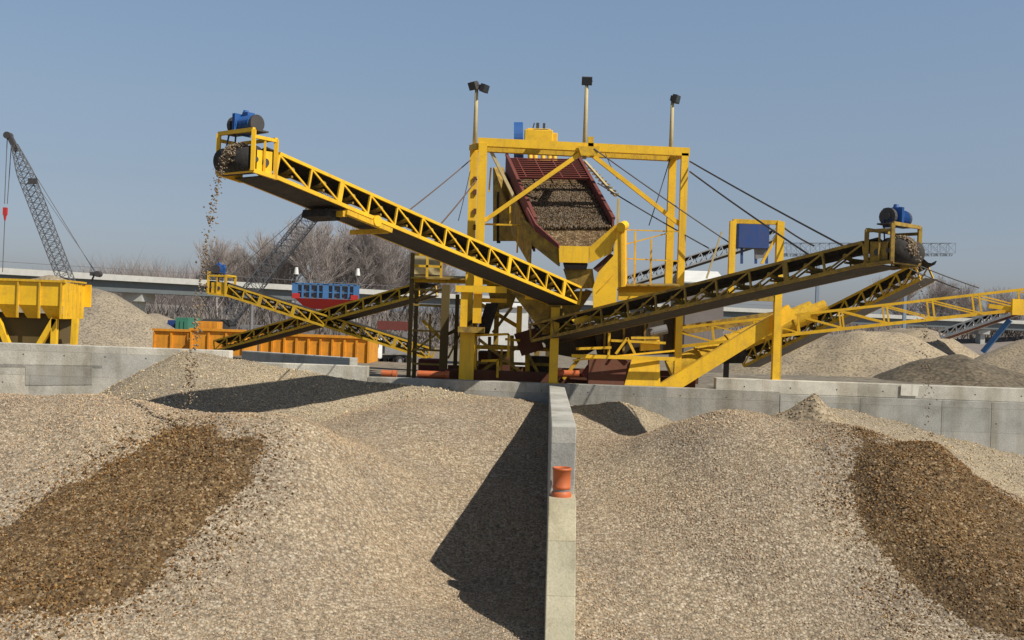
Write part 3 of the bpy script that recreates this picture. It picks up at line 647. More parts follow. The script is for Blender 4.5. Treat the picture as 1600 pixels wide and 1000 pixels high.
# chute below the screen
lipL, lipR = P(874, 386, 28.5), P(930, 387, 28.5)
m = mk(); m.plate([bl+V((0, 0, -.02)), br_+V((0, 0, -.02)), lipR, lipL], .04); m.build('chute_pan', M['gravel_wet'], T)
m = mk(); m.plate([P(873, 384, 28.45), P(922, 385, 28.45), P(920, 411, 28.45), P(874, 410, 28.45)], .05); m.build('chute_lip', M['yellow'], T)
m = mk(); m.plate([P(921, 386, 28.44), P(963, 350, 28.3), P(966, 362, 28.3), P(955, 396, 28.35), P(921, 411, 28.44)], .05); m.build('chute_wing', M['yellow'], T)
m = mk(); m.plate([P(813, 338, 29.1), P(834, 356, 28.9), P(874, 386, 28.5), P(874, 416, 28.6), P(822, 375, 29.1)], .05); m.build('chute_wing', M['yellow_dirty_shade'], T)
m = mk(); m.plate([P(822, 330, 29), P(838, 362, 28.85), P(874, 388, 28.42), P(874, 382, 28.42), P(838, 350, 28.85), P(824, 324, 29)], .07); m.build('rubber_edge', M['maroon'], T)
# big bright discharge plate right
m = mk(); m.plate([P(965, 352, 28.2), P(973, 350, 28.2), P(974, 448, 28.2), P(964, 449, 28.2), P(963, 476, 28.2), P(927, 482, 28.2), P(926, 450, 28.2), P(935, 425, 28.2), P(958, 400, 28.2), P(962, 372, 28.2)], .06); pl = m.build('discharge_plate', M['yellow'], T)
mm = mk(); B(mm, (937, 452, 28.12), (958, 430, 28.12), .03, .02); B(mm, (971, 352, 28.13), (972, 446, 28.13), .04, .03); mm.build('weld_rib', M['yellow_old'], sub(pl))
m = mk(); m.plate([P(927, 420, 28.6), P(954, 396, 28.5), P(960, 400, 28.3), P(935, 426, 28.3)], .04); m.build('shadow_flap', M['rust'], T)  # dark plate put in for the shadow beside the discharge plate
m = mk(); m.plate([P(974.5, 352, 28.25), P(978, 356, 29.6), P(979, 440, 29.6), P(975.5, 448, 28.25)], .05); m.build('side_plate', M['yellow'], T)
m = mk(); m.tube(P(976, 352, 28.3), P(970, 355, 28.0), .13, n=16); m.build('vibrator_housing', M['yellow'], T)
m = mk(); m.plate([P(893, 500, 27.9), P(960, 478, 28.1), P(975, 480, 28.1), P(965, 492, 28.0), P(900, 507, 27.9)], .05); m.build('chute_toe', M['yellow_old'], T)
m = mk(); m.plate([P(880, 420, 28.7), P(926, 420, 28.6), P(930, 450, 28.6), P(890, 452, 28.7)], .04); m.build('inner_plate', M['yellow_dirty_shade'], T)
m = mk(); m.plate([P(880, 412, 28.6), P(918, 412, 28.6), P(916, 419, 28.65), P(882, 419, 28.65)], .2); m.build('bearing_beam', M['dark_steel'], T)
# hopper under the screen, its shade painted as a darker yellow
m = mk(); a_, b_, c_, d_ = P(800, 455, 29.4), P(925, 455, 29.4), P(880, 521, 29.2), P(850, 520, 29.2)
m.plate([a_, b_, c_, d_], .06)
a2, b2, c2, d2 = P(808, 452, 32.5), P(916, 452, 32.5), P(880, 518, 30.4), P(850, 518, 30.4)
m.plate([a2, a_, d_, d2], .05); m.plate([b_, b2, c2, c_], .05); m.build('hopper', M['yellow_dirty_shade'], T)
m = mk(); m.plate([P(760, 474, 30.6), P(779, 474, 30.6), P(764, 522, 30.6), P(745, 522, 30.6)], .9); m.build('duct', M['black'], T)
# exciter on top
m = mk(); p = P(841, 220, 34.6); m.box(p, (.95, .8, .62)); m.box(p+V((0, 0, .34)), (.8, .6, .06)); m.box(p+V((.55, 0, .05)), (.18, .5, .4)); ex = m.build('exciter', M['yellow'], T); bevel(ex, .03)
m = mk(); m.tube(P(803, 220, 34.5), P(817, 220, 34.5), .62, n=28); m.build('drive_guard', M['blue'], T)
m = mk(); m.tube(P(804, 246, 34.6), P(818, 246, 34.6), .3, n=20); m.build('drive_guard', M['blue_dark'], T)
m = mk(); m.box(P(840, 199, 34.4), (.1, .1, .3)); m.box(P(850, 199, 34.4), (.08, .1, .28)); m.box(P(845, 204, 34.4), (.45, .3, .06)); m.tube(P(832, 203, 34.4), P(835, 192, 34.4), .02, n=6); m.build('exciter_bolt', M['dark_steel'], T)
for px in (828, 836, 848, 858, 866):
    m = mk(); m.tube(P(px, 236, 34.1), P(px+1, 254, 34.0), .08, n=12); m.plate([P(px-5, 250, 33.9), P(px+5, 250, 33.9), P(px, 262, 33.9)], .05); m.build('spring', M['yellow'], T)
# pale stair stringer right of the screen
for k in range(9):
    m = mk(); a = (916+k*4.8, 262+k*5.0, 34-k*.3); B(m, a, (a[0]+13, a[1]+1.5, a[2]-.1), .07, .05); m.build('stair_tread', M['pale_yellow'], T)
m = mk(); B(m, (914, 252, 34), (962, 306, 31.2), .08, .06); m.build('stair_stringer', M['pale_yellow'], T)
# catwalk on the right
m = mk(); B(m, (966, 452, 29.4), (1062, 452, 29.4), .14, .18); B(m, (966, 463, 29.0), (1062, 463, 29.0), .1, .22); m.build('catwalk_beam', M['yellow'], T)
m = mk(); m.plate([P(966, 446, 28.8), P(1062, 446, 28.8), P(1060, 444, 30.8), P(966, 444, 30.8)], .04); m.build('catwalk_deck', M['yellow_dirty_shade'], T)
for px, y0 in ((966, 310), (993, 362), (1018, 374)):
    m = mk(); B(m, (px, y0, 29.3), (px-2, 447, 29.3), .05, .05); m.build('railing_post', M['yellow_old'], T)
for a, b in (((976, 359, 29.3), (1062, 362, 29.3)), ((976, 382, 29.3), (1045, 364, 29.3)), ((976, 404, 29.3), (1062, 408, 29.3))):
    m = mk(); B(m, a, b, .035, .035); m.build('railing', M['yellow_old'], T)
# left catwalk and panels behind
m = mk(); m.plate([P(771, 262, 33), P(786, 262, 33.4), P(812, 350, 32), P(812, 376, 32), P(771, 376, 33)], .05); m.build('guard_panel', M['yellow_dirty_shade'], T)  # panel's shade carried by the darker yellow
m = mk(); m.plate([P(776, 300, 32.8), P(782, 300, 32.8), P(782, 380, 32.8), P(776, 380, 32.8)], .04); m.build('guard_panel', M['black'], T)
for a, b in (((755, 350, DF+.3), (812, 352, DF+.3)), ((797, 322, 30.4), (797, 352, 30.4)), ((810, 352, 30.2), (808, 395, 30.2)), ((767, 262, 31.6), (764, 300, 31.6))):
    m = mk(); B(m, a, b, .05, .05); m.build('railing', M['yellow_old'], T)
# lower structure left
m = mk(); B(m, (643, 437, 31.5), (792, 442, 31.5), .14, .14); m.build('platform_beam', M['yellow_old'], T)
m = mk(); B(m, (712, 451, 29.6), (792, 453, 29.6), .12, .19); m.build('platform_beam', M['yellow'], T)
m = mk(); B(m, (750, 469, 30.2), (792, 470, 30.2), .1, .12); m.build('platform_beam', M['yellow'], T)
m = mk(); m.plate([P(642, 434, 31.2), P(790, 438, 31.2), P(780, 434, 34), P(648, 431, 34)], .05); m.build('platform_deck', M['yellow_dirty_shade'], T)
for (px, y0, y1, D, wd, mt) in ((645, 395, 590, 31.4, .12, 'olive'), (652, 437, 590, 32.4, .12, 'olive'), (697, 445, 590, 31.0, .24, 'olive'), (715, 460, 590, 32, .12, 'olive'), (726, 455, 512, 29.75, .2, 'yellow'), (731, 519, 592, 29.7, .42, 'yellow'), (812, 478, 530, 30.8, .16, 'yellow'), (778, 440, 590, 33.5, .16, 'yellow_dirty_shade'), (840, 520, 590, 33, .16, 'yellow_dirty_shade')):
    a = P(px, y0, D); m = mk(); zb = 0 if y1 > 580 else P(px, y1, D).z; m.bar((a.x, a.y, zb), a, wd, wd); m.build('support_column', M[mt], T)
for yy, D in ((452, 31.5), (476, 31.5), (516, 31.5), (546, 31.5), (568, 31.5)):
    m = mk(); B(m, (644, yy, D), (692, yy+2, D), .06, .06); m.build('ladder_rung', M['yellow_dirty_shade'], T)
for a, b in (((650, 470, 31.6), (690, 452, 31.6)), ((648, 548, 31.6), (684, 520, 31.6)), ((672, 490, 32), (672, 548, 32)), ((700, 560, 31.5), (730, 500, 31.5))):
    m = mk(); B(m, a, b, .06, .06); m.build('brace', M['yellow_dirty_shade'], T)
m = mk(); m.plate([P(646, 412, 33), P(690, 414, 33), P(690, 430, 33), P(646, 428, 33)], .03); m.build('guard_panel', M['pale_yellow'], T)
for a, b in (((642, 397, 31.4), (690, 400, 31.4)), ((642, 415, 31.4), (690, 417, 31.4)), ((668, 398, 31.4), (667, 434, 31.4)), ((690, 400, 31.4), (689, 434, 31.4)), ((742, 524, 30), (795, 522, 30)), ((742, 530, 30), (742, 575, 30)), ((795, 522, 30), (794, 560, 30)), ((752, 564, 30), (778, 563, 30)), ((778, 563, 30), (777, 590, 30)), ((812, 532, 30.5), (790, 530, 30.3)), ((784, 540, 30.6), (783, 590, 30.6))):
    m = mk(); B(m, a, b, .07, .07); m.build('railing', M['yellow_old'], T)
for a, b in (((748, 530, 30.4), (812, 580, 30.4)), ((752, 580, 30.8), (812, 540, 30.8)), ((820, 545, 30.8), (845, 590, 30.8)), ((760, 540, 32), (850, 545, 32)), ((800, 480, 31), (770, 520, 31))):
    m = mk(); B(m, a, b, .09, .09); m.build('brace', M['yellow_dirty_shade'], T)
m = mk(); m.box(P(738, 515, 30.1), (.75, 1.9, .16)); m.build('bearing_plate', M['yellow_dirty_shade'], T)
m = mk(); m.box(P(827, 462, 28.9), (.24, .2, .22)); m.build('gearbox', M['yellow'], T)
m = mk(); B(m, (690, 588, 30.3), (1085, 602, 30.3), .3, .45); m.build('base_beam', M['rust'], T)
m = mk(); B(m, (700, 580, 33.3), (1090, 590, 33.3), .3, .4); m.build('base_beam', M['rust'], T)
# machinery beneath the right conveyor foot
m = mk(); m.plate([P(920, 555, 29.6), P(986, 560, 29.6), P(975, 604, 29.4), P(918, 602, 29.4)], .4); m.build('underframe_box', M['rust'], T)
m = mk(); m.plate([P(987, 562, 29.3), P(1030, 560, 29.3), P(1032, 610, 29.2), P(973, 610, 29.2)], .05); m.build('skirt_plate', M['yellow'], T)
m = mk(); B(m, (893, 556, 28.95), (1056, 561, 28.95), .1, .1); B(m, (895, 563, 28.97), (1054, 548, 29.1), .05, .05); m.build('cross_beam', M['yellow'], T)
for a, b in (((962, 553, 29.2), (980, 528, 29.2)), ((980, 528, 29.2), (992, 553, 29.2)), ((986, 528, 29.3), (1030, 528, 29.3)), ((952, 520, 29.4), (951, 556, 29.4)), ((900, 545, 29.3), (955, 543, 29.3)), ((955, 532, 29.3), (1040, 536, 29.3))):
    m = mk(); B(m, a, b, .07, .07); m.build('brace', M['yellow_old'], T)
m = mk(); m.plate([P(1000, 533, 29.5), P(1030, 531, 29.5), P(1030, 546, 29.5), P(1000, 548, 29.5)], .25); m.build('gearbox', M['yellow'], T)
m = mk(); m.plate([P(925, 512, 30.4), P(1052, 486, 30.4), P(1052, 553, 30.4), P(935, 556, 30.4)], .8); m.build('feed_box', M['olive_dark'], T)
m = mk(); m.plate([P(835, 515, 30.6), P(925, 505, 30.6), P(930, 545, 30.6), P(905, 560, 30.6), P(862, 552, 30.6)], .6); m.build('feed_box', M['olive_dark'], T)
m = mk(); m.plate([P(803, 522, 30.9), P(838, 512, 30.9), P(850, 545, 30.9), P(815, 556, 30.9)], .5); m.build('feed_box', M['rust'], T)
for px in (945, 975, 1008):
    m = mk(); m.bar(P(px, 510-(px-945)*.2, 29.98), P(px-1, 552, 29.98), .06, .06); m.build('stiffener', M['yellow_dirty_shade'], T)
m = mk(); m.tube(P(1015, 520, 29.6), P(1042, 514, 29.6), .14, n=14); m.build('motor', M['steel'], T)
m = mk(); m.tube(P(858, 583, 29.5), P(905, 584, 29.5), .1, n=14); m.build('wash_pipe', M['pipe'], T)
m = mk(); m.tube(P(915, 590, 29.6), P(925, 575, 29.6), .17, n=14); m.tube(P(919, 588, 29.6), P(930, 590, 29.6), .2, n=14); m.build('pipe_flange', M['maroon'], T)
for (x0, y0, x1, y1, D, dd, mt, nm) in ((748, 548, 800, 592, 32.5, 1.2, 'rust', 'sump_tank'), (822, 556, 862, 592, 31.5, 1.0, 'olive_dark', 'sump_tank'), (655, 560, 690, 592, 33.5, .8, 'maroon', 'sump_tank')):
    m = mk(); m.plate([P(x0, y0, D), P(x1, y0+1, D), P(x1, y1, D), P(x0, y1, D)], dd); bevel(m.build(nm, M[mt], T), .04)
for (a, b, wd, mt) in (((742, 500, 31.5), (742, 592, 31.5), .14, 'yellow_old'), ((765, 526, 31), (764, 592, 31), .1, 'olive'), ((800, 524, 30.8), (800, 592, 30.8), .12, 'yellow_dirty_shade'), ((824, 520, 31), (824, 592, 31), .14, 'yellow_old'), ((856, 520, 31.5), (856, 592, 31.5), .14, 'olive'),
    ((742, 542, 31), (860, 546, 31), .12, 'yellow_old'), ((745, 566, 31), (860, 570, 31), .09, 'yellow_dirty_shade'), ((700, 522, 31.2), (742, 500, 31.2), .1, 'olive'), ((742, 470, 31.4), (812, 512, 31.4), .12, 'yellow_old'), ((905, 560, 30), (880, 592, 30), .1, 'yellow_old'), ((660, 500, 32), (700, 540, 32), .1, 'yellow_old')):
    m = mk(); B(m, a, b, wd, wd); m.build('strut', M[mt], T)
m = mk(); m.plate([P(648, 396, 33.2), P(690, 398, 33.2), P(690, 434, 33.2), P(648, 432, 33.2)], .05); m.build('cabin_panel', M['pale_yellow'], T)
m = mk(); m.plate([P(760, 442, 31.8), P(812, 448, 31.8), P(800, 480, 31.8), P(770, 486, 31.8)], .3); m.build('chute', M['yellow_dirty_shade'], T)
# post between conveyor foot and wall
m = mk(); a = P(869, 480, 28.55); r0 = Root('support_post', (a.x, 28.98, 3), 'plain square yellow post standing on the wall end in the centre', 'post', 'posts standing on the back wall')
MB().bar((a.x-.0, 28.98, 3.0), (a.x, 28.98, a.z), .24, .24).build('post_shaft', M['yellow'], r0); MB().box((a.x, 28.98, 3.012), (.34, .34, .024)).build('foot_plate', M['yellow_old'], r0)
for px, y0, D, z0, lb in () and ((1062, 505, 29.0, 3.0, 'short yellow post on the wall holding the slender conveyor near the big inclined beam'), ):
    a = P(px, y0, D); r0 = Root('support_post', (a.x, D, z0), lb, 'post', 'posts standing on the back wall')
    MB().bar((a.x, D, z0), (a.x, D, a.z), .2, .2).build('post_shaft', M['yellow'], r0); MB().box((a.x, D, z0+.012), (.3, .3, .024)).build('foot_plate', M['yellow_old'], r0)
# blue tank frame
a, b = P(1144, 346, 29.1), P(1218, 347, 29.1)
r0 = Root('goalpost_gantry', ((a.x+b.x)/2, 29.0, 3.3), 'yellow goalpost frame behind the right conveyor, one leg standing on the wall', 'frame')
MB().bar((b.x, 29.0, 3.315), (b.x, 29.0, b.z), .2, .2).build('frame_post', M['yellow'], r0)
zq = P(1144, 470, 29).z; MB().bar((a.x, 29.0, zq), (a.x, 29.0, a.z), .17, .17).build('frame_post', M['yellow'], r0)
MB().bar((a.x-.05, 29.0, zq+.1), (b.x, 29.0, zq+.1), .16, .16).build('lower_beam', M['yellow_dirty_shade'], r0)
MB().bar((a.x, 29.0, a.z), (b.x, 29.0, a.z), .12, .12).build('top_beam', M['yellow_old'], r0)
m = MB(); B(m, (1216, 365, 29.0), (1190, 412, 29.0), .07, .07); m.build('knee_brace', M['yellow'], r0)
m = MB(); B(m, (1128, 362, 30), (1104, 435, 30), .05, .05); m.build('knee_brace', M['pale_yellow'], r0)
a, b = P(1156, 348, 31), P(1202, 388, 31)
r0 = Root('control_box', ((a.x+b.x)/2, 31.3, b.z), 'dark blue box hanging in the yellow goalpost frame', 'box')
MB().box(((a.x+b.x)/2, 31.3, (a.z+b.z)/2), (b.x-a.x, .5, a.z-b.z)).build('box_body', M['blue_dark'], r0)
for px in (1159, 1181, 1198):
    m = MB(); B(m, (px, 378, 31.2), (px, 412, 31.2), .07, .07); m.build('box_leg', M['blue_dark'], r0)
MB().plate([P(1178, 380, 31.2), P(1198, 380, 31.2), P(1196, 402, 31.2), P(1180, 405, 31.2)], .1).build('side_flap', M['steel'], r0)
# sand screw washer: trough and thick beams
r0 = Root('screw_washer', (6, 31, 0), 'big yellow inclined trough and thick beam under the right conveyor', 'screw washer')
m = MB(); m.tube(P(1045, 578, 31.6), P(1270, 486, 31.6), .33, n=24); m.tube(P(1270, 486, 31.6), P(1290, 478, 31.6), .2, n=16); m.build('trough', M['yellow_old'], r0, False)  # darker yellow stands for the conveyor's shade on the trough
for t in (.2, .4, .6, .8):
    q0 = P(1045, 578, 31.6).lerp(P(1284, 480, 31.6), t); d = (P(1284, 480, 31.6)-P(1045, 578, 31.6)).normalized()
    MB().tube(q0-d*.03, q0+d*.03, .36, n=24).build('stiffener_ring', M['yellow_old'], r0)
m = MB(); B(m, (1032, 612, 29.35), (1236, 486, 29.35), .3, .42); m.build('inclined_beam', M['yellow'], r0)
m = MB(); B(m, (1035, 520, 32.3), (1280, 484, 32.3), .2, .3); m.build('feed_launder', M['yellow_dirty_shade'], r0)
m = MB(); m.tube(P(1128, 552, 30.2), P(1158, 552, 30.4), .3, n=20); m.build('drive_drum', M['black'], r0)
m = MB(); m.bar((*P(1135, 565, 30.3).xy, 2.9), P(1135, 565, 30.3), .14); m.build('drum_stand', M['dark_steel'], r0)
for px, py in ((1216, 510),): 
    q0 = P(px, py, 30.6); MB().bar((q0.x, q0.y, 0), q0, .2).build('support_leg', M['yellow_old'], r0)
# orange drain pipes lying behind wall
for i, (x0, x1, yy, lb) in enumerate(((596, 620, 583, 'short orange pipe behind the left wall in shadow'), (652, 702, 584, 'orange pipe lying by the foot of the ladder tower'))):
    q0, q1 = P(x0, yy, 29.6), P(x1, yy+2, 29.6); tag(MB().tube(q0, q1, .1, n=14).tube(q1-V((.12, 0, 0)), q1, .125, n=14).build('drain_pipe', M['pipe']), lb, 'pipe', 'orange pipes behind the wall')

# floodlights on the portal
def flood(px, ytop, ybot, D, heads, label):
    a, b = P(px, ytop, D), P(px-2.5, ybot+12, D)
    r0 = Root('floodlight', (a.x, a.y, b.z), label, 'floodlight', 'floodlight poles on the portal frame')
    MB().tube((a.x, a.y, b.z), (a.x, a.y, a.z), .07, .05, n=10).build('pole', M['pale_yellow'], r0, True)
    for dx, dz, ax in heads:
        c0 = V((a.x+dx, a.y-.05, a.z+dz)); ax = V(ax).normalized(); sd = ax.cross(V((0, 0, 1))).normalized(); u_ = sd.cross(ax)
        m = MB(); m.frame(c0, ax, sd, u_, .14, .3, .24); m.frame(c0-ax*.1, ax, sd, u_, .1, .2, .16); m.bar(c0-ax*.05-sd*.17, V((a.x, a.y, a.z-.04)), .03)
        h = m.build('lamp_head', M['dark_steel'], r0); MB().frame(c0+ax*.073, ax, sd, u_, .01, .26, .2).build('lamp_glass', M['glass'], sub(h))
flood(745, 132, 219, 31.3, ((-.1, -.05, (-.6, -.6, -.4)), (.24, -.12, (.9, -.5, -.3))), 'floodlight pole with two dark lamps on the left portal corner')
flood(917, 128, 236, 30.2, ((.0, .02, (0, -1, -.35)),), 'tallest central floodlight pole with a single square lamp')
flood(1051, 155, 240, 31.3, ((.1, .0, (.8, -.5, -.2)),), 'floodlight pole with one dark lamp on the right portal corner')
# stay cables
CG = 'stay cables of the conveyors'
lc = lambda t, o_=0: Lf.lerp(Lh, t)+nL*.47-oL*o_
rc = lambda t, o_=0: Rf.lerp(Rh, t)+nR*.47-oR*o_
def cable(p, q, r_, mat, label, sag=.03): tag(MB().cable(p, q, r_, sag).build('stay_cable', M[mat]), label, 'cable', CG)
cable(P(735, 250, DR-.1), lc(.60, 1.0), .018, 'cable_rust', 'upper rusty cable from the left portal leg to the left conveyor')
cable(P(745, 280, DF+.1), lc(.56), .02, 'cable_rust', 'lower rusty cable from the left portal leg to the left conveyor')
cable(P(736, 262, DR-.1), P(716, 345, 31), .012, 'cable', 'thin steep cable left of the portal')
cable(P(1078, 252, DF), rc(.93, 1.0), .024, 'cable', 'upper dark cable from the right portal leg to the right conveyor')
cable(P(1078, 268, DF), rc(.88, 0), .024, 'cable', 'second dark cable below it from the right portal leg to the right conveyor')
cable(P(928, 232, DF-.15), P(1147, 384, 29.3), .02, 'cable', 'dark cable from the crown bracket down across the right portal leg')
cable(P(934, 286, 31), P(1108, 388, 29.5), .02, 'cable', 'dark cable beside the screen crossing low behind the right portal leg')
cable(P(1047, 248, DR-.1), P(1014, 352, 30.2), .016, 'cable', 'thin cable hanging inward from the right portal corner')
cable(P(1224, 355, 29.1), P(1272, 384, 28), .025, 'cable', 'short cable right of the goalpost frame')
cable(P(946, 240, DF-.1), P(965, 280, 31), .01, 'cable', 'fine wire hanging beside the crown bracket')
cable(P(1405, 402, 30), P(1530, 450, 29.4), .018, 'cable', 'upper of two cables right of the conveyor head')
cable(P(1405, 412, 30), P(1500, 452, 29.6), .016, 'cable', 'lower of two cables right of the conveyor head')

# falling gravel
def stream(H, e, out, zend, label, land, nst, W=1.05):
    hz = V((e.x, e.y, 0)).normalized(); n_ = nst
    st = H+hz*.68-out*W*.5+V((0, 0, .33)); T_ = math.sqrt(2*(st.z-zend)/9.8)
    t = rng.random(n_)**.75*T_
    vx = (V(land)-st)/T_
    x = st.x+vx.x*t+rng.normal(0, .04, n_)*(1+t*.8); y = st.y+vx.y*t+rng.normal(0, .06, n_); z = st.z-4.9*t*t+rng.normal(0, .05, n_)
    m_ = 600   # pebbles riding over the pulley
    a = rng.uniform(-.5, 1.75, m_); o_ = rng.normal(0, .085, m_); pc = H+hz*.45+V((0, 0, .27))-out*W*.5
    rr_ = .275+rng.random(m_)*.07
    x2 = pc.x+hz.x*np.sin(a)*rr_+out.x*o_; y2 = pc.y+hz.y*np.sin(a)*rr_+out.y*o_; z2 = pc.z+np.cos(a)*rr_
    rad = np.r_[rng.uniform(.012, .03, n_), rng.uniform(.012, .032, m_)]
    v, f_, c_ = stones(np.r_[x, x2], np.r_[y, y2], np.r_[z, z2], rad, DRY*.6)
    tag(mesh_np('falling_gravel', v, f_, [M['stones']], col=c_), label, 'gravel', kind='stuff')
qx, qy = hit(290, 672, fL); stream(Lh, eL, oL, 2.5, 'thin stream of pebbles falling from the left conveyor head', (qx, qy, 0), 520)
qx, qy = hit(1452, 708, fR); stream(Rh, eR, oR, 2.5, 'thin stream of pebbles falling from the right conveyor head', (qx, qy, 0), 150)

# ------------------------------------------------------------------ yellow hopper at far left
D0 = 45
r0 = Root('storage_hopper', (-25, 47, 0), 'large yellow ribbed steel hopper heaped with gravel at the left edge', 'hopper')
ztop = P(90, 441, D0).z; zmid = P(60, 477, D0).z; xR = P(99, 450, D0).x; xL = xR-9; yF = D0; yB = D0+3; xRR = P(131, 450, 48).x
zb = P(60, 497, D0).z
m = MB(); m.box(((xL+xR)/2, yF, (ztop+zmid)/2), (xR-xL, .06, ztop-zmid)); m.plate([(xR+.03, yF, zb), (xRR, yB, zb), (xRR, yB, ztop), (xR+.03, yF, ztop)], .06); m.box(((xL+xR)/2, yB, (ztop+zmid)/2), (xR-xL, .06, ztop-zmid)); m.build('bin_wall', M['yellow'], r0)
for k in range(9):
    x = xR-.05-k*.95; MB().box((x, yF-.07, (ztop+zb)/2), (.07, .09, ztop-zb)).build('rib', M['yellow_old'], r0)
    x = xR-.12-k*.95; MB().plate([(x, yF, zmid), (x-.85, yF, zmid), (x-.7, yF+.5, zb), (x-.12, yF+.5, zb)], .05).build('sloped_panel', M['yellow'], r0)
for k in range(1, 5):
    t = k/5; x = xR+(xRR-xR)*t+.06; MB().box((x, yF+(yB-yF)*t-.06, (ztop+zb)/2), (.06, .06, ztop-zb)).build('rib', M['yellow_old'], r0)
m = MB().box(((xL+xR)/2, yF-.03, ztop+.04), (xR-xL+.2, .2, .1)).plate([(xR, yF, ztop+.04), (xRR+.05, yB, ztop+.04), (xRR+.05, yB, ztop+.12), (xR, yF, ztop+.12)], .15); m.build('rim', M['yellow_old'], r0)
m = MB().box(((xL+xR)/2, yF+1.6, (zb+2.6)/2+.3), (xR-xL-.8, 1.8, zb-2.8)); m.build('outlet_chute', M['olive'], r0)  # dark tone paints the shade under the bin
for (x0, x1) in ((86, 86), (66, 86), (116, 118), (10, -4)):
    pa, pb = P(x0, 532, D0+.3), P(x1, 498, D0+.3)
    if x0 == x1: pa = V((pb.x, pb.y, 0))
    else: pa = pa+(pa-pb)*1.6
    m = MB().bar(pa, pb, .24, .24); m.build('support_leg', M['yellow'], r0)
hf = ridge([(xL+1, D0+1.5, ztop-.1), (xR-2.6, D0+1.5, ztop+.1), (xR-1.3, D0+1.5, ztop+.36), (xR-.8, D0+1.5, ztop-.1), (xR+.5, D0+1.7, ztop+.12), (xR+.8, D0+1.8, ztop-.1)], .42, .2, 11)
vv, ff = grid_obj('h', np.arange(xL, xR+1, .15), np.arange(D0+.1, D0+2.95, .15), lambda X, Y: hf(X, Y), None, lambda X, Y: X < xR-.05+(xRR-xR)*(Y-D0)/3-.1)
tag(mesh_np('gravel_load', vv, ff, [M['sand']], smooth=np.ones(len(ff), bool)), 'sandy gravel heaped on top of the yellow hopper', 'gravel load')

# ------------------------------------------------------------------ stockpiles behind
def stock(nodes, slope, mat, label, pad=12, res=.5, seed=20, amp=.5):
    f0 = ridge(nodes, slope, 1.0, seed)
    f = lambda X, Y: f0(X, Y)+fbm(X, Y, .25, 5, seed)*amp*2
    xs = [n[0] for n in nodes]; ys = [n[1] for n in nodes]
    v, fc = grid_obj('s', np.arange(min(xs)-pad, max(xs)+pad, res), np.arange(min(ys)-pad, max(ys)+pad, res), f, None, lambda X, Y: f(X, Y) > -.6)
    return tag(mesh_np('stockpile', v, fc, [mat], smooth=np.ones(len(fc), bool)), label, 'stockpile', 'stockpiles behind the bins')
a = P(140, 452, 62); b = P(100, 450, 64)
stock([(b.x-6, 66, b.z), (b.x, 65, b.z+.1), (a.x+.5, 63, a.z)], .72, M['sand_grey'], 'tall grey-tan sand stockpile beside the yellow hopper', 13, .4, 21, .3)
a, b, c3 = P(1305, 520, 55), P(1340, 517, 55), P(1395, 524, 55)
stock([(a.x-1, 56, a.z-.3), (b.x, 55, b.z), (c3.x, 55, c3.z)], .55, M['sand'], 'large beige sand stockpile behind the right bin wall', 10, .3, 22, .45)
a, b = P(1440, 512, 75), P(1400, 515, 78); stock([(b.x, 78, b.z), (a.x, 75, a.z)], .62, M['sand'], 'pale stockpile peak behind the beige one', 9, .4, 23, .25)
a, b = P(1495, 552, 48), P(1540, 558, 48); stock([(a.x, 48, a.z), (b.x, 48, b.z)], .42, M['sand_dark'], 'low dark damp stockpile at the right behind the wall', 9, .25, 24, .6)
a = P(1625, 525, 62); stock([(a.x, 62, a.z), (a.x+4, 63, a.z+.5)], .6, M['sand'], 'beige stockpile cut off by the right edge', 8, .4, 25, .3)
a, b = P(1255, 532, 66), P(1200, 560, 66); stock([(b.x, 66, b.z), (a.x, 66, a.z+.3)], .5, M['sand_dark'], 'shaded dark heap behind the lattice conveyor foot', 8, .4, 26, .3)  # dark sand colour stands for the shade on this slope
a = P(250, 496, 150); stock([(a.x-1, 150, a.z+.3), (a.x+1, 150, a.z)], .6, M['sand_grey'], 'distant grey mound beside the bridge pier', 16, .8, 27, .6)

# ------------------------------------------------------------------ yard objects at the back
def skip(x0, x1, yt, yb_, D, dep, label, ribs, extra=None):
    a, b = P(x0, yt, D), P(x1, yt, D); zt = (a.z+b.z)/2; r0 = Root('steel_skip', ((a.x+b.x)/2, D, 0), label, 'skip', 'orange steel skips behind the left wall')
    m = MB(); m.box(((a.x+b.x)/2, D, zt/2), (b.x-a.x, .08, zt)); m.box(((a.x+b.x)/2, D+dep, zt/2), (b.x-a.x, .08, zt)); m.box((a.x, D+dep/2, zt/2), (.08, dep, zt)); m.box((b.x, D+dep/2, zt/2), (.08, dep, zt)); m.build('body', M['orange'], r0)
    for k in range(ribs+1):
        x = a.x+(b.x-a.x)*k/ribs; MB().box((x, D-.08, zt/2-.05), (.09, .12, zt-.1)).build('rib', M['orange'], r0)
    MB().box(((a.x+b.x)/2, D-.04, zt+.04), (b.x-a.x+.2, .2, .12)).build('rim', M['orange'], r0)
    return r0
skip(242, 296, 517, 0, 52, 2.5, 'small plain orange skip beside the grey-tan stockpile', 2)
s2 = skip(300, 382, 517, 0, 51, 2.5, 'middle orange skip with a raised block on top', 3)
m = MB(); p = P(328, 510, 52); m.box(p, (1.0, 1, .5)); m.build('raised_block', M['orange'], s2)
skip(408, 577, 526, 0, 47, 3, 'long ribbed orange skip partly in shade under the crossing conveyors', 9)
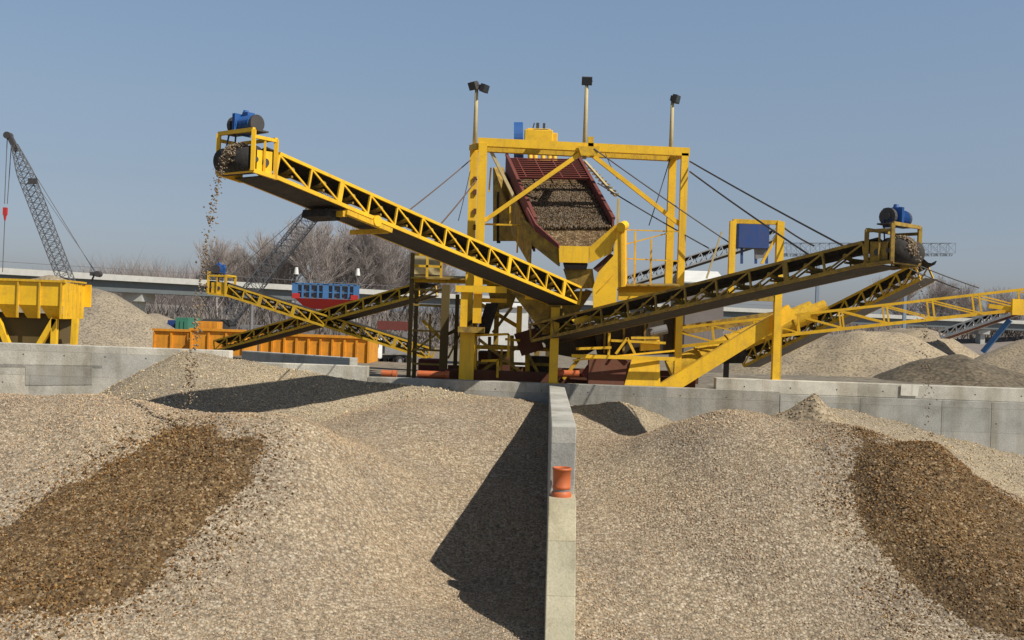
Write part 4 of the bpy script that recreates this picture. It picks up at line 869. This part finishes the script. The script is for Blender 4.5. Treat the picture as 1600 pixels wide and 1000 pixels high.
# red and blue loading tray
a, b = P(460, 465, 70), P(556, 470, 70)
r0 = Root('loading_tray', ((a.x+b.x)/2, 71, 0), 'bright red tapered hopper tray with a blue railing frame above it', 'hopper')
za, zl = P(508, 467, 70).z, P(508, 483, 70).z
MB().add([(a.x, 70, za), (b.x, 70, za), (b.x-.7, 70.6, zl), (a.x+.7, 70.6, zl), (a.x, 72.5, za), (b.x, 72.5, za), (b.x-.7, 71.9, zl), (a.x+.7, 71.9, zl)], [(0, 1, 2, 3), (5, 4, 7, 6), (1, 5, 6, 2), (4, 0, 3, 7), (3, 2, 6, 7)]).build('tray', M['red'], r0)
for x in (a.x+.1, b.x-.1): MB().box((x, 70, za+.15), (.5, .15, .35)).build('tray_corner', M['red'], r0)
zt = za+1.0
for k in range(9):
    x = a.x+(b.x-a.x)*k/8; MB().box((x, 70.1, (za+zt)/2), (.12 if k % 4 else .4, .1, zt-za)).build('frame_post', M['blue_pale'], r0)
MB().box(((a.x+b.x)/2, 70.1, zt), (b.x-a.x, .1, .1)).box(((a.x+b.x)/2, 70.12, za+.45), (b.x-a.x, .08, .07)).build('frame_rail', M['blue_pale'], r0)
for x in (a.x+1, b.x-1): MB().bar((x, 71.2, 0), (x, 71.2, zl+.1), .3).build('support_leg', M['steel'], r0)
MB().box(((a.x+b.x)/2, 70.25, za+.5), (b.x-a.x-.2, .04, .9)).build('railing_mesh', M['crane'], r0)
# lamps on thin masts
for px, py, lb in ((463, 423, 'left of two small white lamps on masts by the bridge'), (559, 425, 'right of two small white lamps on masts by the bridge')):
    q0 = P(px, py, 130); r0 = Root('mast_lamp', (q0.x, 130, 0), lb, 'street lamp', 'lamp masts before the bridge')
    MB().tube((q0.x, 130, 0), q0, .12, .07, n=8).build('mast', M['crane'], r0); MB().tube(q0-V((0, 0, .45)), q0+V((0, 0, .45)), .32, .2, n=10).build('lamp_shade', M['white'], r0)
# truck
def truck(px, py, D, label, col='white', ln=6.5, rot=0.5):
    q0 = P(px, py, D); r0 = Root('truck', (q0.x, D, 0), label, 'truck')
    R_ = Matrix.Rotation(rot, 3, 'Z')
    def bx(mb, c0, s0): 
        return mb.frame(V((q0.x, D, 0))+R_@V(c0), R_@V((1, 0, 0)), R_@V((0, 1, 0)), V((0, 0, 1)), *s0)
    m = MB(); bx(m, (-ln/2+1, 0, 1.75), (1.9, 2.3, 1.9)); bx(m, (-ln/2+.75, 0, 1.1), (2.2, 2.35, .7)); cab = m.build('cab', M[col], r0); bevel(cab, .1)
    m = MB(); bx(m, (-ln/2-.02, 0, 2.15), (.1, 1.9, .7)); bx(m, (-ln/2+.9, 0, 2.15), (1.0, 2.36, .6)); m.build('window', M['glass'], sub(cab))
    m = MB(); bx(m, (.9, 0, 1.9), (ln-2.6, 2.4, 1.3)); m.build('cargo_bed', M['steel'], r0)
    m = MB(); bx(m, (.3, 0, .9), (ln-1, .9, .3)); m.build('chassis', M['dark_steel'], r0)
    for x in (-ln/2+1, ln/2-2.2, ln/2-.9):
        for y in (-1.05, 1.05):
            cc_ = V((q0.x, D, 0))+R_@V((x, y, .5)); d_ = R_@V((0, .16, 0)); w_ = MB().tube(cc_-d_, cc_+d_, .5, n=16).build('wheel', M['black'], r0)
            MB().tube(cc_-d_*1.05, cc_+d_*1.05, .25, n=12).build('rim', M['steel'], sub(w_))
truck(600, 545, 100, 'white flatbed truck parked on the ground left of the ladder tower', rot=.9)
truck(440, 505, 110, 'white truck parked behind the orange skips', rot=.15)
def container(px0, px1, pyt, D, mat, label, cat='container', dep=3, z0=0):
    a, b = P(px0, pyt, D), P(px1, pyt, D); r0 = Root('shipping_container', ((a.x+b.x)/2, D, z0), label, cat)
    m = MB().box(((a.x+b.x)/2, D+dep/2, (a.z+z0)/2), (b.x-a.x, dep, a.z-z0)); bd = m.build('body', mat, r0)
    m = MB(); n_ = max(3, int((b.x-a.x)/.5))
    for k in range(n_): m.box((a.x+(b.x-a.x)*(k+.5)/n_, D-.03, (a.z+z0)/2), (.2, .08, (a.z-z0)*.9))
    m.build('corrugation', mat, sub(bd))
container(274, 294, 496, 75, M['green'], 'small green container above the orange skips')
container(262, 273, 500, 76, M['blue_dark'], 'narrow dark container beside the green one')
def building(px0, px1, pyt, D, label, dep=6, rf=.5, wm='white'):
    a, b = P(px0, pyt, D), P(px1, pyt, D); zt = (a.z+b.z)/2; r0 = Root('white_building', ((a.x+b.x)/2, D, 0), label, 'building')
    MB().box(((a.x+b.x)/2, D+dep/2, zt/2), (b.x-a.x, dep, zt)).build('wall', M[wm], r0)
    MB().plate([(a.x-.2, D-.3, zt+.03), (b.x+.2, D-.3, zt+.03), (b.x+.2, D+dep/2, zt+rf), (a.x-.2, D+dep/2, zt+rf)], .12).plate([(a.x-.2, D+dep+.3, zt+.03), (b.x+.2, D+dep+.3, zt+.03), (b.x+.2, D+dep/2, zt+rf), (a.x-.2, D+dep/2, zt+rf)], .12).build('roof', M['white'], r0)
building(752, 826, 480, 110, 'white building seen through the legs of the plant')
container(375, 430, 508, 95, M['steel'], 'grey metal shed behind the orange skips', 'shed', 4)
building(1072, 1132, 443, 85, 'white building whose roof shows above the shaded right conveyor', 8, 1.2, 'scrub')
a, b, c_ = P(590, 501, 110), P(640, 503, 110), P(590, 515, 110)
r0 = Root('tank_trailer', ((a.x+b.x)/2, 111, 0), 'long dark red trailer body behind the white truck, left of the ladder tower', 'trailer')
MB().box(((a.x+b.x)/2, 111, (a.z+c_.z)/2), (b.x-a.x, 2.4, a.z-c_.z)).build('body', M['maroon'], r0)
for x in (a.x+.4, b.x-.4, b.x-1.5): MB().bar((x, 110, 0), (x, 110, c_.z), .3).build('support_leg', M['steel'], r0)
# thin mast behind
q0 = P(394, 468, 60); tag(MB().tube((q0.x, 60, 0), q0, .1, n=8).build('mast', M['steel']), 'thin grey mast behind the small left conveyor', 'mast')

# ------------------------------------------------------------------ cranes
def lattice(mb, p, q, w0, w1, n, r_=.05, wmid=None):
    p, q = V(p), V(q); e = (q-p).normalized(); a = V((0, 1, 0)); a = (a-e*a.dot(e)).normalized(); b = e.cross(a)
    prev = None
    for i in range(n+1):
        t = i/n; wv = w0+(w1-w0)*t
        if wmid: wv = min(wmid, w0+(wmid-w0)*t*6, w1+(wmid-w1)*(1-t)*6)
        c0 = p.lerp(q, t); cs = [c0+a*x*wv/2+b*y*wv/2 for x, y in ((-1, -1), (1, -1), (1, 1), (-1, 1))]
        for k in range(4): mb.bar(cs[k], cs[(k+1) % 4], r_*.7)
        if prev:
            for k in range(4):
                mb.bar(prev[k], cs[k], r_*1.3); mb.bar(prev[k], cs[(k+1) % 4], r_*.7)
                mb.bar(prev[(k+1) % 4], cs[k], r_*.7)
        prev = cs
    return mb
tip, foot = P(17, 212, 110), P(104, 440, 110)
r0 = Root('lattice_crane', (foot.x, 110, 0), 'grey lattice boom crane at the far left with a red hook block', 'crane')
foot2 = tip.lerp(foot, 1.25)
lattice(MB(), tip.lerp(foot, .06), foot2, .5, 1.3, 28, .06, 1.3).build('boom', M['crane'], r0)
MB().bar(tip-V((.2, 0, 0)), tip.lerp(foot, .10), .55, .5).tube(tip+V((-.3, -.4, 0)), tip+V((-.3, .4, 0)), .38, n=14).build('boom_head', M['dark_steel'], r0)
hk = P(8, 330, 110)
for a_, b_, w_ in ((tip+V((-.4, 0, 0)), hk+V((-.1, 0, .8)), .045), (tip+V((.1, 0, 0)), hk+V((.2, 0, .8)), .045), (hk, P(4, 425, 110), .045)): MB().cable(a_, b_, w_).build('hoist_rope', M['crane'], r0)
for a_, b_, w_ in ((tip, P(150, 428, 112), .04), (tip.lerp(foot, .3)+V((.6, 0, 0)), P(152, 428, 112), .03)): MB().cable(a_, b_, w_).build('backstay', M['crane'], r0)
MB().frame(hk, (1, 0, 0), (0, 1, 0), (0, 0, 1), .4, .3, .8).tube(hk-V((0, 0, .4)), hk-V((0, 0, 1.0)), .18, .08, n=8).build('hook_block', M['red'], r0)
MB().box(P(51, 283, 109.3), (.9, .3, .6)).build('rope_guide', M['dark_steel'], r0)
MB().box((foot2.x+3, 111, 2.8), (6, 3.2, 2.6)).box((foot2.x+3, 111, .8), (5.4, 4, 1.2)).build('cab', M['dark_steel'], r0)
m = MB(); q1 = P(148, 428, 112); m.box(q1, (.9, .5, .4)); m.tube(q1+V((.4, -.4, 0)), q1+V((.4, .4, 0)), .33, n=12); m.bar(q1, (q1.x-2, q1.y, 3.5), .15); m.build('gantry', M['dark_steel'], r0)
tip, foot = P(530, 282, 125), P(398, 447, 125)
r0 = Root('lattice_crane', (foot.x, 125, 0), 'distant lattice boom leaning up to the right behind the left conveyor', 'crane')
foot2 = tip.lerp(foot, 1.3); lattice(MB(), tip, foot2, 1.2, 1.6, 22, .085, 1.7).build('boom', M['crane'], r0)
MB().box((foot2.x-2.5, 126, 2.6), (5.5, 3, 2.4)).box((foot2.x-2.5, 126, .7), (5, 4, 1.2)).build('cab', M['dark_steel'], r0)
MB().cable(tip, P(350, 440, 127), .04).build('hoist_rope', M['crane'], r0)
a, b = P(1225, 388, 230), P(1488, 388, 240)
r0 = Root('gantry_crane', ((a.x+b.x)/2, 235, 0), 'faint pale lattice crane bridge against the sky at the right', 'crane')
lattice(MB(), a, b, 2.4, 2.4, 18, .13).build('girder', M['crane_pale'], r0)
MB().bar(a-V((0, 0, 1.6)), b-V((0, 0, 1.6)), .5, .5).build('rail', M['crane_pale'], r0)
for q0 in (a.lerp(b, .2), a.lerp(b, .72)): MB().bar((q0.x, q0.y, 0), q0-V((0, 0, 1.3)), .7).build('support_leg', M['crane_pale'], r0)

# ------------------------------------------------------------------ bridge
pts = [(-190, 118), (-145, 160), (-101, 201), (-64, 238), (-27, 272), (30, 306), (95, 335), (167, 365), (240, 395), (330, 430)]
r0 = Root('road_bridge', (0, 290, 0), 'long low concrete road bridge with a white parapet crossing behind the yard', 'bridge')
def sweep(prof, mat, name):
    m = MB(); P3 = []
    for i, (x, y) in enumerate(pts):
        a = V(pts[max(0, i-1)]); b = V(pts[min(len(pts)-1, i+1)]); t = (b-a).normalized(); nn = V((t.y, -t.x))
        P3.append([(x+nn.x*o_, y+nn.y*o_, z) for o_, z in prof])
    k = len(prof); vs = [p for r_ in P3 for p in r_]; fs = []
    for i in range(len(pts)-1):
        for j in range(k): fs.append((i*k+j, i*k+(j+1) % k, (i+1)*k+(j+1) % k, (i+1)*k+j))
    m.add(vs, fs); return m.build(name, mat, r0)
sweep([(-5, 10.9), (5, 10.9), (5, 10.5), (-5, 10.5)], M['bridge_white'], 'deck')
sweep([(5, 10.5), (5.3, 10.5), (5.3, 11.75), (5, 11.75)], M['bridge_white'], 'parapet')
sweep([(-3.6, 8.2), (3.9, 8.2), (4.1, 10.497), (-4.1, 10.497)], M['bridge_dark'], 'girder')
sweep([(4.95, 12.9), (5.02, 12.9), (5.02, 13.0), (4.95, 13.0)], M['crane'], 'handrail')
for px, py, i in ((222, 0, 0),):
    q0 = P(222, 470, 224); m = MB(); m.box((q0.x, 222, 7.3), (4.2, 8, 1.8)); m.plate([(q0.x-1.0, 219.5, 0), (q0.x+1.2, 219.5, 0), (q0.x+.7, 219.5, 6.4), (q0.x-.3, 219.5, 6.4)], .6); m.box((q0.x, 222.5, 3.2), (1.2, 4, 6.4)); m.build('pier', M['bridge_white'], r0)
for x, y in ((-145, 160), (-40, 260), (10, 294), (95, 335), (167, 365), (250, 399)):
    MB().box((x, y, 7.3), (4, 6, 1.8)).box((x, y, 3.2), (1.6, 4, 6.4)).build('pier', M['bridge_white'], r0)

# ------------------------------------------------------------------ far bank, scrub and bare trees
bx_ = axis(-420, 620, 4, 1.0); by_ = np.arange(330, 560, 6.0)
v, fc = grid_obj('b', bx_, by_, lambda X, Y: np.clip((Y-335-.25*X*0)*.12, -.5, 7)+fbm(X, Y, .03, 4, 31)*3, None)
o = mesh_np('hills', v, fc, [M['scrub']], smooth=np.ones(len(fc), bool)); o['kind'] = 'structure'
def thicket(n, x0, x1, y0, y1, h0, h1, wd, name, label, mat, zf=None):
    x = rng.uniform(x0, x1, n); y = rng.uniform(y0, y1, n); h = rng.uniform(h0, h1, n)*(.6+.9*(fbm(x, y, .03, 3, 40)+.5))
    z0 = np.maximum(-.3, np.clip((y-335)*.12, -.5, 7)-1) if zf is None else zf(x, y)
    dx = rng.normal(0, .28, n)*h; dy = rng.normal(0, .28, n)*h; b = rng.uniform(.3, 1, n)*wd
    zz = z0+rng.random(n)*h*.5
    A_ = np.stack([x-b/2, y, zz], -1); B_ = np.stack([x+b/2, y, zz], -1); C_ = np.stack([x+dx, y+dy, zz+h*.55], -1)
    v = np.stack([A_, B_, C_], 1).reshape(-1, 3); f_ = np.arange(3*n).reshape(-1, 3)
    return tag(mesh_np(name, v, f_, [mat]), label, 'scrub', kind='stuff')
thicket(16000, -260, 60, 285, 330, 4, 9, .5, 'scrub', 'brown leafless scrub below and behind the bridge', M['scrub'])
thicket(9000, 60, 330, 370, 420, 3, 8, .5, 'scrub', 'brown leafless scrub behind the bridge on the right', M['scrub'])
thicket(5000, -60, 0, 175, 200, 2, 6, .35, 'scrub', 'dark bushes on the ground before the bridge', M['scrub'], lambda x, y: x*0)
thicket(30000, -205, -110, 440, 500, 17, 25, .3, 'distant_wood', 'far hazy wood forming a low brown strip above the bridge', M['bark_hazed'], lambda x, y: x*0-1)
def tree_mesh(seed, H, spread):
    rnd = random.Random(seed); tr_, cr_ = MB(), MB()
    def grow(p, d, L, r_, depth):
        seg = 3 if depth < 2 else 2; q = p
        for i in range(seg):
            d2 = (d+V((rnd.gauss(0, .09), rnd.gauss(0, .09), .06))).normalized(); q2 = q+d2*L/seg
            (tr_ if depth == 0 else cr_).tube(q, q2, r_*(1-.22*i/seg), r_*(1-.22*(i+1)/seg), n=4 if depth else 6, caps=False)
            if depth < 4 and (depth > 0 or i > 0):
                for k in range(3 if depth < 3 else 2):
                    az = rnd.uniform(0, 2*math.pi); tilt = rnd.uniform(.35, .8)*spread
                    side = V((math.cos(az), math.sin(az), 0)); nd = (d2+side*tilt).normalized(); grow(q2-d2*L/seg*rnd.random()*.6, nd, L*rnd.uniform(.5, .68), r_*.5, depth+1)
            q, d = q2, d2
        if depth < 3:
            for k in range(2): grow(q, (d+V((rnd.gauss(0, .25), rnd.gauss(0, .25), .1))).normalized(), L*.6, r_*.6, depth+1)
    grow(V((0, 0, 0)), V((0, 0, 1)), H*.5, H*.008+.04, 0)
    return tr_, cr_
protos = []
for sd in range(6):
    tr_, cr_ = tree_mesh(50+sd, 24, .6+.25*(sd % 3))
    r0 = Root('bare_tree', (0, 0, 0), 'x', 'tree', 'bare trees behind the bridge'); tr_.build('trunk', M['bark_hazed'], r0); cr_.build('crown', M['bark_hazed'], r0); protos.append(r0.o)
# (px, top y, D)
spec = [(322, 402, 300), (345, 384, 290), (362, 392, 305), (385, 398, 300), (408, 384, 300), (428, 392, 310), (446, 380, 295), (462, 366, 300), (482, 358, 290), (500, 368, 305), (516, 360, 295), (533, 354, 290), (549, 362, 300), (563, 356, 310), (578, 366, 296), (592, 360, 304), (607, 372, 298), (622, 378, 306), (640, 386, 300), (660, 392, 310), (682, 398, 300), (705, 404, 300),
        (1408, 440, 400), (1432, 434, 405), (1455, 440, 398), (1478, 446, 410), (1502, 450, 400), (1530, 455, 405), (1560, 458, 400), (1590, 452, 400)]
names = ['left-hand', 'second']
for i, (px, py, D) in enumerate(spec):
    src = protos[i % 6]
    if i < 6: o = src
    else:
        o = src.copy(); COL.objects.link(o)
        for ch in src.children:
            c_ = ch.copy(); COL.objects.link(c_); c_.parent = o
    q0 = P(px, py, D); hgt = q0.z+.5; o.location = (q0.x, D, -.5); sc = hgt/24.0*1.0
    o.scale = (sc*1.15, sc*1.15, sc); o.rotation_euler = (0, 0, random.uniform(0, 6.28))
    o['category'] = 'tree'; o['group'] = 'bare trees behind the bridge'
    o['label'] = 'leafless grey-brown tree behind the bridge, left of the plant' if i < 22 else 'small hazy leafless tree beyond the bridge, far right'
    o['group'] = 'bare trees left of the plant' if i < 22 else 'bare trees far right'
